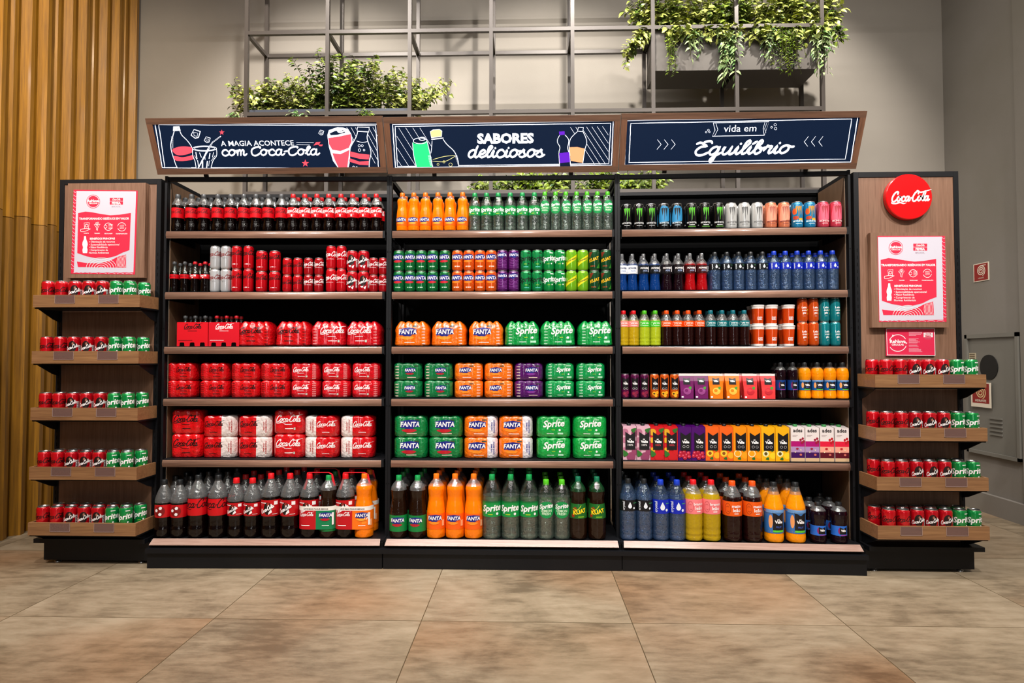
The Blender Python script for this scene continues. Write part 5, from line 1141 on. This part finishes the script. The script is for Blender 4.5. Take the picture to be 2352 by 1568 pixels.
shelf_row(0, 2, [('pk12_zero', [594.5, 679.8]), ('pk12_cola_l', [760]), ('pk12_cola_r', [840])], y0=.1, jit=.03)
shelf_row(0, 3, [('mp_zero', [425, 499.5, 570, 637]), ('mp_cola', [706, 776, 844.5])], tiers=2, th=.1033, y0=.085, jit=.03)
shelf_row(0, 4, [('sp_zero', [440]), ('sp_cola', [671.5])], tiers=2, th=.1413, y0=.09, jit=.02)
shelf_row(0, 4, [('rp_zero_strip', [516, 595])], tiers=2, th=.1243, y0=.095, jit=.02); shelf_row(0, 4, [('rp_cola_strip', [745, 826])], tiers=2, th=.1243, y0=.095, jit=.02)
DY = -.02
shelf_row(0, 5, [('big_ball', [382.5, 418]), ('big_zero', [460, 505.7]), ('mid_cola', [547, 584]), ('big_cola', [626, 669.5])], rows=3, pitch=.118, y0=DY)
# twin packs: two bottles under one printed sleeve with a red carrying handle
def twin(px1, px2, kind2, col2, row, label):
    M, w = BAYM[0]; yy = DY + row * .128; x1, x2 = bayx(0, px1, DY), bayx(0, px2, DY); z = ZDECK + .0003; R = .0535; wh = {'big_guarana': 'green', 'big_fanta': 'orange'}[kind2]
    rn = ['front', 'rear'][row]
    place('big_cola', M, x1, yy, z, 0, 'red-capped cola bottle inside the %s %s twin pack' % (rn, wh), 'bottles in the twin packs')
    place(kind2, M, x2, yy, z, 0, '%s-capped bottle inside the %s twin pack on the bottom deck' % (wh, rn) if wh == 'green' else 'orange soda bottle inside the %s twin pack on the bottom deck' % rn, 'bottles in the twin packs')
    xm = (x1 + x2) / 2; hw = (x2 - x1) / 2; N = 14; r = R + .0015; z0, z1 = .055, .185; zs = [(z0, z1 - .024), (z1 - .0238, z1)]
    ring = [(-hw - r * math.sin(t * PI / N) if 0 else -hw + r * math.cos(PI / 2 + PI * t / N), r * math.sin(PI / 2 + PI * t / N)) for t in range(N + 1)] + [(hw + r * math.cos(-PI / 2 + PI * t / N), r * math.sin(-PI / 2 + PI * t / N)) for t in range(N + 1)]
    ring = ring[:N + 1] + [(-hw + 2 * hw * t / 6, -r) for t in range(1, 6)] + ring[N + 1:] + [(hw - 2 * hw * t / 6, r) for t in range(1, 6)]
    mb = MB()
    for k, (a0, a1) in enumerate(zs):
        for side in (-1, 1):
            fs = []; vs = [(x, y, zz) for zz in (a0, a1) for x, y in ring]; n = len(ring)
            for i in range(n):
                j = (i + 1) % n; cxm = (ring[i][0] + ring[j][0]) / 2
                if (cxm <= 0) == (side < 0): fs.append((i, j, n + j, n + i))
            mb.add(vs, fs, ink('#eae4dc') if k else ink('#b80a18' if side < 0 else col2), True)
    a = Art(); a.L = 2; logo(a, -hw, .012, .011, WHT); a.text('LEVE MAIS PAGUE MENOS', 0, .047, .011, ink('#4a3a3a'), bold=.02, sx=1.1); a.rect(-hw - .03, -.045, -hw + .02, -.04, WHT); a.rect(hw - .02, -.045, hw + .02, -.041, WHT); a.L = 3; fanta(a, hw, .008, .02, '#b81a24' if wh == 'green' else '#f0a030'); a.L += 1; a.rect(hw + .035, -.04, hw + .047, .03, WHT)
    def mp(u, v, l):
        q = r + .0003 * l
        if u < -hw: th = (u + hw) / r; return (-hw + q * math.sin(th), -q * math.cos(th), .12 + v)
        if u > hw: th = (u - hw) / r; return (hw + q * math.sin(th), -q * math.cos(th), .12 + v)
        return (u, -q, .12 + v)
    a.emit(mb, mp, cu=.006); o = mb.build('twin_pack_sleeve'); o.matrix_world = M @ Matrix.Translation((xm, yy, z)); tag(o, label, 'twin pack', 'twin packs on the bottom deck')
    mh = MB(); HR = mat('red_carry_handle', '#d81a2a', .4); zt = .367
    pts = [(-hw - .03, -.0, .27), (-hw - .012, -.0, .33), (-hw - .008, 0, zt), (hw - .0, 0, zt), (hw + .018, 0, zt - .01), (hw + .034, 0, .29)]
    for p, q in zip(pts, pts[1:]): mh.bar(p, q, .012, HR, .003)
    mh.build('handle', o)
twin(714, 757.5, 'big_guarana', '#0a7a4a', 0, 'cola and green soda twin pack sleeve with red handle, front row'); twin(796, 839, 'big_fanta', '#f07010', 0, 'cola and orange soda twin pack sleeve with red handle, front row')
twin(714, 757.5, 'big_guarana', '#0a7a4a', 1, 'cola and green soda twin pack sleeve, row behind the front'); twin(796, 839, 'big_fanta', '#f07010', 1, 'cola and orange soda twin pack sleeve, row behind the front')
# --- middle bay
def cx(x0, s, lst): return [x0 + c / s for c in lst]
shelf_row(1, 0, [('pet_fanta', cx(880, 3.408, [145, 235, 327, 425, 520, 620])), ('pet_sprite', cx(880, 3.408, [715, 808, 900, 995, 1090, 1185])), ('pet_fresh', cx(880, 3.408, [1268, 1352, 1433, 1518, 1600, 1682, 1762]))], rows=2, pitch=.078)
shelf_row(1, 1, [('fanta_green', cx(880, 3.408, [121, 209, 297, 387, 483])), ('fanta_orange', cx(880, 3.408, [580, 670, 758, 846])), ('fanta_grape', cx(880, 3.408, [934, 1022])), ('sprite_zero', cx(880, 3.408, [1118, 1208])), ('sprite_can', cx(880, 3.408, [1297, 1385])), ('schw', cx(880, 3.408, [1475, 1565])), ('kuat', cx(880, 3.408, [1655, 1745]))], tiers=2, th=.122)
shelf_row(1, 2, [('pk12_fanta', cx(880, 3.92, [273, 602, 932])), ('pk12_sprite', cx(880, 3.92, [1252, 1568, 1900]))], y0=.1, jit=.03)
shelf_row(1, 3, [('mp_fgreen', cx(880, 3.92, [233, 505])), ('mp_forange', cx(880, 3.92, [775, 1042])), ('mp_fgrape', cx(880, 3.92, [1311])), ('mp_sprite', cx(880, 3.92, [1588, 1862]))], tiers=2, th=.1033, y0=.085, jit=.03)
shelf_row(1, 4, [('rp_fgreen', cx(880, 3.92, [263, 573])), ('rp_forange', cx(880, 3.92, [886, 1195])), ('rp_sprite', cx(880, 3.92, [1530, 1853]))], tiers=2, th=.1243, y0=.095, jit=.02)
shelf_row(1, 5, [('big_guarana', cx(870, 3.92, [187, 355])), ('big_fanta', cx(870, 3.92, [522, 690, 857])), ('big_sprite', cx(870, 3.92, [1020, 1187, 1352])), ('mid_fresh', cx(870, 3.92, [1504, 1645])), ('big_kuat', cx(870, 3.92, [1790, 1958]))], rows=3, pitch=.118, y0=DY)
# --- right bay
shelf_row(2, 0, [('mon_green', cx(1400, 3.408, [138, 235, 332])), ('mon_blue', cx(1400, 3.408, [432, 535])), ('mon_green2', cx(1400, 3.408, [650, 755, 860])), ('mon_white', cx(1400, 3.408, [962, 1065, 1168])), ('mon_peach', cx(1400, 3.408, [1275, 1378])), ('mon_mango', cx(1400, 3.408, [1482, 1582])), ('mon_pink', cx(1400, 3.408, [1685, 1785]))], rows=2, pitch=.07)
shelf_row(2, 1, [('sport_blue', cx(1400, 3.408, [100, 182])), ('sport_bluek', cx(1400, 3.408, [270, 358])), ('sport_black', cx(1400, 3.408, [452, 543])), ('sport_red', cx(1400, 3.408, [635, 727])), ('water_black', cx(1400, 3.408, [830, 925, 1018, 1112, 1205])), ('water_blue', cx(1400, 3.408, [1295, 1385, 1478, 1568, 1662, 1755]))], rows=2, pitch=.074)
shelf_row(2, 2, [('tea_red', cx(1400, 3.92, [127, 218])), ('tea_lime', cx(1400, 3.92, [316, 413])), ('tea_orange', cx(1400, 3.92, [514, 612, 710, 810])), ('tea_teal', cx(1400, 3.92, [912, 1015, 1114, 1215]))], rows=2, pitch=.072)
shelf_row(2, 2, [('cup', cx(1400, 3.92, [1338, 1460, 1612]))], tiers=2, th=.118, y0=.045, rows=2, pitch=.08)
shelf_row(2, 2, [('leao_orange', cx(1400, 3.92, [1740, 1838])), ('leao_teal', cx(1400, 3.92, [1935, 2032]))], tiers=2, th=.137)
shelf_row(2, 3, [('valle_grape', cx(1400, 3.92, [137, 226, 313])), ('valle_peach', cx(1400, 3.92, [402, 492, 582]))])
shelf_row(2, 3, [('pouch_grape', cx(1400, 3.92, [688, 818])), ('pouch_orange', cx(1400, 3.92, [950, 1098])), ('pouch_red', cx(1400, 3.92, [1255, 1418]))], y0=.03, jit=.04, rows=2, pitch=.06)
shelf_row(2, 3, [('juice_dark', cx(1400, 3.92, [1535, 1645])), ('juice_orange', cx(1400, 3.92, [1752, 1865, 1978, 2092]))], rows=2, pitch=.075)
shelf_row(2, 4, [('ct_100g', cx(1400, 3.92, [170, 294])), ('ct_100a', cx(1400, 3.92, [416, 537])), ('ct_grape', cx(1400, 3.92, [660, 782])), ('ct_peach', cx(1400, 3.92, [904, 1026])), ('ct_orange', cx(1400, 3.92, [1150, 1275])), ('ct_passion', cx(1400, 3.92, [1400, 1526])), ('ct_ades_g', cx(1400, 3.92, [1662, 1790])), ('ct_ades_a', cx(1400, 3.92, [1922, 2055]))], y0=.045, jit=.012, rows=2, pitch=.078)
shelf_row(2, 5, [('big_water_black', cx(1400, 3.92, [160, 302])), ('big_water_blue', cx(1400, 3.92, [450, 596])), ('big_white_tea', cx(1400, 3.92, [742, 902])), ('big_matte', cx(1400, 3.92, [1090, 1270])), ('big_juice', cx(1400, 3.92, [1460, 1655])), ('small_grape', cx(1400, 3.92, [1855, 2040]))], rows=3, pitch=.118, y0=DY)
# ------------------------------------------------------------------ end stands with trays of cans
CLRT = clear('clear_tag_holder', '#ece0e4', .05, .3, .05, 90, '#d0b0a8', .12)
def stand(side, xpx, tops, label, ntr):
    """side -1 left of the shelving, 1 right"""
    Yp = YF - .01 if side < 0 else YF - .035
    xa, xb = W(xpx[0], 820, Yp).x, W(xpx[1], 820, Yp).x
    w = xb - xa; O = Vector((xa, Yp, 0)); M = Matrix.Translation(O); root = empty('end_display_stand', mw=M); tag(root, label, 'display stand')
    H = ZTOP - .012; p = .028
    for x0 in (0, w - p):
        mb = MB(); mb.box(x0, 0, .15, x0 + p, .06, H, BLK)
        for k in range(38): mb.box(x0 + p / 2 - .002, -.0006, .3 + k * .04, x0 + p / 2 + .002, -.0001, .3 + k * .04 + .02, BLKD)
        mb.build('upright_post', root)
    mb = MB(); mb.box(p + .0005, .0, H - .03, w - p - .0005, .05, H, BLK); mb.build('top_rail', root)
    mb = MB(); mb.box(p + .0005, .004, .15, w - p - .0005, .024, H - .031, WOODV); mb.build('back_board', root)
    mb = MB(); mb.box(-.03 if side < 0 else -.0, -.10, .125, w + (.0 if side < 0 else .03), .3, .149, BLK); mb.box(0, -.06, .018, w, .26, .1245, BLK); mb.build('base', root)
    for fx in (.06, w - .06):
        mb = MB(); mb.lathe([(.018, 0), (.018, .006), (.006, .008), (.006, .018)], SILV, 16, cx=fx, cy=-.03); mb.build('foot', root)
    D = .168; wt = w - .004; pitch = (wt - .03) / 7.35
    trn = ['top', 'second', 'third', 'fourth', 'lowest'] if ntr == 5 else ['top', 'second', 'third', 'lowest']
    snm = 'left stand' if side < 0 else 'right stand'
    for k, ty in enumerate(tops):
        zt = W((xpx[0] + xpx[1]) / 2, ty, Yp - D).z; zb = zt - .070; x0 = .002
        mb = MB(); mb.box(x0 + .0125, -D + .0003, zb + .025, x0 + wt - .0125, -.004, zb + .03, BLK); mb.box(x0, -D, zb - .008, x0 + wt, -.002, zb - .001, BLK); tr = mb.build('tray', root)
        mb = MB(); mb.box(x0, -D - .012, zb, x0 + wt, -D, zt, WOODT); mb.box(x0, -D + .0002, zb, x0 + .012, -.004, zt, WOODT); mb.box(x0 + wt - .012, -D + .0002, zb, x0 + wt, -.004, zt, WOODT); mb.build('front_board', tr)
        for fx in (.30, .71):
            mb = MB(); mb.box(x0 + wt * fx - .057, -D - .0135, zt - .049, x0 + wt * fx + .057, -D - .0122, zt - .002, CLRT)
            for e in ((-.057, -.049, -.0555, -.002), (.0555, -.049, .057, -.002), (-.057, -.049, .057, -.0475)): mb.box(x0 + wt * fx + e[0], -D - .0142, zt + e[1], x0 + wt * fx + e[2], -D - .0136, zt + e[3], mat('pale_plastic_edge', '#a89088', .4))
            mb.build('price_holder', tr)
        for bx in (.014, w - .018):
            mb = MB(); vs = [(x, y, z) for x in (bx, bx + .004) for y, z in ((-D + .01, zb - .0085), (-.001, zb - .0085), (-.001, zb - .075), (-.05, zb - .06))]
            mb.add(vs, [(0, 1, 2, 3), (7, 6, 5, 4), (0, 4, 5, 1), (1, 5, 6, 2), (2, 6, 7, 3), (3, 7, 4, 0)], BLK); mb.build('bracket', tr)
        seq = ['zero_can', 'zero_can', 'player_can', 'player_can', 'player_can', 'sprite_can', 'sprite_can']
        for r in (0, 1):
            cnt = {}
            for i in range(7):
                xx = .002 + .012 + .036 + (i + (.0 if (side < 0) == (r == 0) else .5) ) * pitch * 1.0 + (0 if side < 0 else .0)
                kd = seq[i]; cnt[kd] = cnt.get(kd, 0) + 1; tot = seq.count(kd)
                wd_ = {2: ['left', 'right'], 3: ['left', 'middle', 'right']}[tot][cnt[kd] - 1]
                lab = '%s, %s of %s, %s row, %s tray of the %s' % (DESC[kd][0], wd_, {2: 'two', 3: 'three'}[tot], ['front', 'rear'][r], trn[k], snm)
                place(kd, M, xx, -D + .036 + r * .068, zb + .0305, random.uniform(-.15, .15) + (.35 if side < 0 else -.2), lab, 'cans on the trays of the ' + snm)
    return root, M, w, Yp
STL = stand(-1, (129, 364), [677, 806, 936, 1072, 1200], 'left end stand with poster and five can trays', 5)
STR = stand(1, (1967, 2210), [859.5, 982, 1095, 1207], 'right end stand with round red sign and four can trays', 4)
# ------------------------------------------------------------------ posters, round sign, plate
PR = ink('#dc2444', .5); PWH = ink('#cdc8d4', .5)
def board(name, x0, y0, x1, y1, Yw, depth, side, artf, label, base=WOODB, cat='poster', print_box=None):
    """flat board standing off a stand panel; artwork drawn at photo coordinates"""
    O = W(x0, y1, Yw - depth); T = W(x0, y0, Yw - depth); E = W(x1, y1, Yw - depth); w = E.x - O.x; h = T.z - O.z
    M = frame_matrix(Vector((O.x, Yw - depth, O.z)), Vector((1, 0, 0)), Vector((0, 0, 1))); root = empty(name, mw=M)
    mb = MB(); mb.box(0, 0, -depth + .0015, w, h, 0, base); mb.build('backing_board', root)
    M2 = M @ Matrix.Translation((0, 0, .0)); a = Art(planeP(M2)); artf(a)
    mb = MB(); a.emit(mb, lambda u, v, l: (u, v, .0005 + .0003 * l)); mb.build('printed_sheet', root); tag(root, label, cat); return root
def bottle_icon(a, x, y0, y1, w, m):
    h = y1 - y0; a.poly([(x - w * .25, y0), (x + w * .25, y0), (x + w * .3, y0 + h * .18), (x + w * .62, y0 + h * .36), (x + w * .7, y0 + h * .5), (x + w * .5, y0 + h * .66), (x + w * .66, y0 + h * .82), (x + w * .55, y1), (x - w * .55, y1), (x - w * .66, y0 + h * .82), (x - w * .5, y0 + h * .66), (x - w * .7, y0 + h * .5), (x - w * .62, y0 + h * .36), (x - w * .3, y0 + h * .18)], m)
def femsa(a, x, y, w, m, c):
    h = w * .22; a.rect(x - w / 2, y - h * 1.15, x + w / 2, y - h * .1, c); a.rect(x - w / 2, y + h * .05, x + w / 2, y + h * 1.15, c)
    a.L += 1; a.script('Coca-Cola', x, y - h * .35, h * .36, .3, m, .2, sx=1.05); a.text('FEMSA', x, y + h * 1.0, h * 1.1, m, bold=.05, sx=.95); a.L -= 1
    a.text('BRASIL', x, y + h * 2.1, h * .7, ink('#a08090'), sx=1.5)
def poster_art(crop, M_):
    """M_(u,v) maps the sheet's own units onto crop pixels"""
    def f(a):
        a.crop(*crop); S = M_
        def q(u, v): return S(u, v)
        def P(pts): return [q(*p) for p in pts]
        a.L = 1; a.poly(P([(0, 0), (550, 0), (550, 690), (0, 690)]), PR)
        a.L = 2; wl, wr = f.white; a.poly(P([(wl, 10), (wr, 6), (wr, 672), (wl, 680)]), PWH)
        mx = 24 if wl > 5 else 0
        def X(u, v): return q(u + mx - 24, v)
        def PX_(pts): return [X(*p) for p in pts]
        a.L = 2
        for k in range(22):  # pale contour marks on the red margin
            v = 12 + k * 30; u0, u1 = ((2, wl - 2) if wl > 5 else (wr + 2, 548)); a.stroke([q(u0, v), q((u0 + u1) / 2, v + 10), q(u1, v + 4 + 8 * (k % 3))], 3, PWH)
        for k in range(7): u = 20 + k * 75; a.stroke([q(u, 684), q(u + 30, 678), q(u + 62, 685)], 3, PWH)
        sk = f.k
        a.L = 3
        x, y = X(172, 95); a.ring(x, y, 54 * sk, 54 * sk, 4, PR); a.ell(x, y, 46 * sk, 46 * sk, PR, 24); a.L = 4; a.text('ReNova', x, y + 4, 28 * sk, WHT, bold=.05); a.text('CIRCULAR', x, y + 20 * sk, 15 * sk, WHT, bold=.03); a.L = 3
        x, y = X(370, 90); femsa(a, x, y, 108 * sk, WHT, PR)
        pts = [(46, 192), (110, 178), (170, 184), (240, 196), (320, 206), (400, 200), (498, 184), (496, 490), (440, 510), (380, 540), (300, 560), (220, 562), (130, 546), (50, 520)]
        a.poly(PX_(pts), PR)
        a.L = 4; x, y = X(270, 242); a.text('TRANSFORMANDO RESÍDUOS EM VALOR', x, y, 23.5 * sk, WHT, bold=.04, sx=f.sx)
        # four icons
        x, y = X(122, 300); a.stroke([(x - 20, y - 28), (x + 22, y - 30), (x + 16, y + 18), (x - 14, y + 18), (x - 20, y - 28)], 4, WHT, False); a.ring(x + 1, y - 6, 11, 11, 4, WHT); a.stroke([(x - 46, y + 22), (x - 46, y + 42), (x - 10, y + 40), (x + 32, y + 20)], 4, WHT); a.stroke([(x - 46, y + 24), (x - 10, y + 18), (x + 30, y + 20)], 4, WHT)
        x, y = X(214, 300); a.stroke([(x - 26, y - 16), (x + 24, y - 18), (x + 4, y + 10), (x + 3, y + 32), (x - 6, y + 28), (x - 6, y + 8), (x - 26, y - 16)], 4, WHT, False)
        for d_ in ((-8, -26), (6, -30), (0, -8)): a.ring(x + d_[0], y + d_[1], 6, 6, 3, WHT, n=10)
        x, y = X(308, 300); a.ring(x, y, 30, 30, 4, WHT, 20, 170); a.ring(x, y, 30, 30, 4, WHT, 200, 350); a.ring(x - 22, y, 12, 12, 4, WHT, n=12)
        for k in range(4): a.stroke([(x + 4, y - 16 + k * 10), (x + 36, y - 18 + k * 10)], 5, WHT, False)
        x, y = X(424, 300); a.ring(x, y, 34, 34, 4, WHT, 10, 160); a.ring(x, y, 34, 34, 4, WHT, 190, 345)
        for k in range(4): a.stroke([(x - 16, y - 14 + k * 9), (x + 18, y - 16 + k * 9)], 4, WHT, False)
        for u, t in ((122, 'COLETA'), (214, 'TRIAGEM'), (312, 'RECICLAGEM'), (424, 'TRANSFORMAÇÃO')): x, y = X(u, 360); a.text(t, x, y, 11, WHT, bold=.04)
        x, y = X(112, 380); x2, y2 = X(112, 520); bottle_icon(a, x, y, y2, 32, WHT)
        x, y = X(154, 408); a.text('BENEFÍCIOS PRINCIPAIS', x, y, 21 * sk, WHT, bold=.04, align='L', sx=f.sx)
        for k, t in enumerate(('• Otimização de recursos', '• Sustentabilidade operacional', '• Maior Resiliência', '• Cumprimento de', 'Normas Ambientais')):
            x, y = X(150, 434 + k * 22.5); a.text(t, x, y, 22 * sk, WHT, bold=.01, align='L', sx=f.sx)
        a.L = 3; a.poly(PX_([(50, 590), (130, 600), (240, 602), (330, 580), (400, 545), (468, 526), (472, 635), (60, 635)]), PR)
        a.L = 4
        for k in range(6): x, y = X(260, 640); a.ring(x, y, 22 * (k + .6), 15 * (k + .6), 3.5, WHT, 180, 360, 16)
        for k in range(7): a.stroke([X(400 + k * 11, 548 - k * 3), X(392 + k * 11, 590), X(402 + k * 11, 633)], 3, WHT)
    return f
pa = poster_art((0, 380, 3.5625), lambda u, v: (603 + u * .955 - v * .033, 198 + v * .995 + u * .014)); pa.white = (26, 536); pa.k = 1.0; pa.sx = .93
board('poster', 151.5, 421, 331, 638, STL[3], .03, -1, pa, 'white and red recycling poster framed in brown wood on the left stand')
pb = poster_art((1940, 380, 3.563), lambda u, v: (268 + u * 1.005 + v * .018, 576 + v * 1.02)); pb.white = (4, 524); pb.k = 1.05; pb.sx = .96
board('poster', 2003, 534, 2179, 752, STR[3], .03, 1, pb, 'white and red recycling poster framed in brown wood on the right stand')
def plate_art(a):
    a.crop(1940, 380, 3.563); a.L = 1; a.poly([(340, 1332), (738, 1332), (742, 1556), (346, 1552)], WHT); a.L = 2; a.poly([(344, 1337), (732, 1337), (737, 1551), (351, 1547)], ink('#e02a50'))
    a.L = 3; a.ring(434, 1452, 72, 68, 6, WHT, 20, 150); a.ring(434, 1452, 72, 68, 6, WHT, 200, 330); a.poly([(386, 1384), (410, 1388), (392, 1404)], WHT); a.poly([(498, 1444), (512, 1452), (500, 1462)], WHT)
    a.text('ReNova', 434, 1452, 40, WHT, bold=.04); a.text('CIRCULAR', 434, 1472, 21, WHT, bold=.04)
    for k, L_ in enumerate((110, 110, 100, 60, 0, 0, 80, 60, 76, 90, 70, 0, 70, 80, 0, 80, 100, 100, 110)):
        if L_: a.rect(524, 1362 + k * 8.8, 524 + L_, 1366 + k * 8.8, ink('#f0a8b8'))
    femsa(a, 683, 1386, 76, ink('#e02a50'), WHT)
board('recycling_plate', 2035.5, 753.8, 2148, 817, STR[3], .006, 1, plate_art, 'small pink-red recycling plate below the poster on the right stand', base=ink('#e02a50'), cat='sign')
# round sign
O = W(2088.5, 451.5, STR[3] - .03); R_ = (W(2143, 452, STR[3] - .03).x - W(2036, 452, STR[3] - .03).x) / 2
mb = MB(); RS = mat('glossy_red_enamel', '#e60008', .3, 0, .5, emit=.0); n = 48; dpt = .028
vs = [(R_ * rr * math.cos(2 * PI * i / n), R_ * rr * math.sin(2 * PI * i / n), z) for rr, z in ((1, -dpt), (1, -.004), (.97, 0)) for i in range(n)]
mb.add(vs, [(k * n + i, k * n + (i + 1) % n, (k + 1) * n + (i + 1) % n, (k + 1) * n + i) for k in range(2) for i in range(n)] + [tuple(2 * n + i for i in range(n)), tuple(range(n))[::-1]], RS, False)
M = frame_matrix(Vector((O.x, STR[3] - .03, O.z)), Vector((1, 0, 0)), Vector((0, 0, 1)))
a = Art(planeP(M)); a.crop(1940, 380, 3.563); a.script('Coca-Cola', 535, 292, 43, .31, ink('#f6f0f0'), .24, sx=1.0, rot=.02, swash=True)
a.emit(mb, lambda u, v, l: (u, v, .0003 * l)); o = mb.build('round_sign'); o.matrix_world = M; tag(o, 'round red enamel sign with white script at the top of the right stand', 'sign')
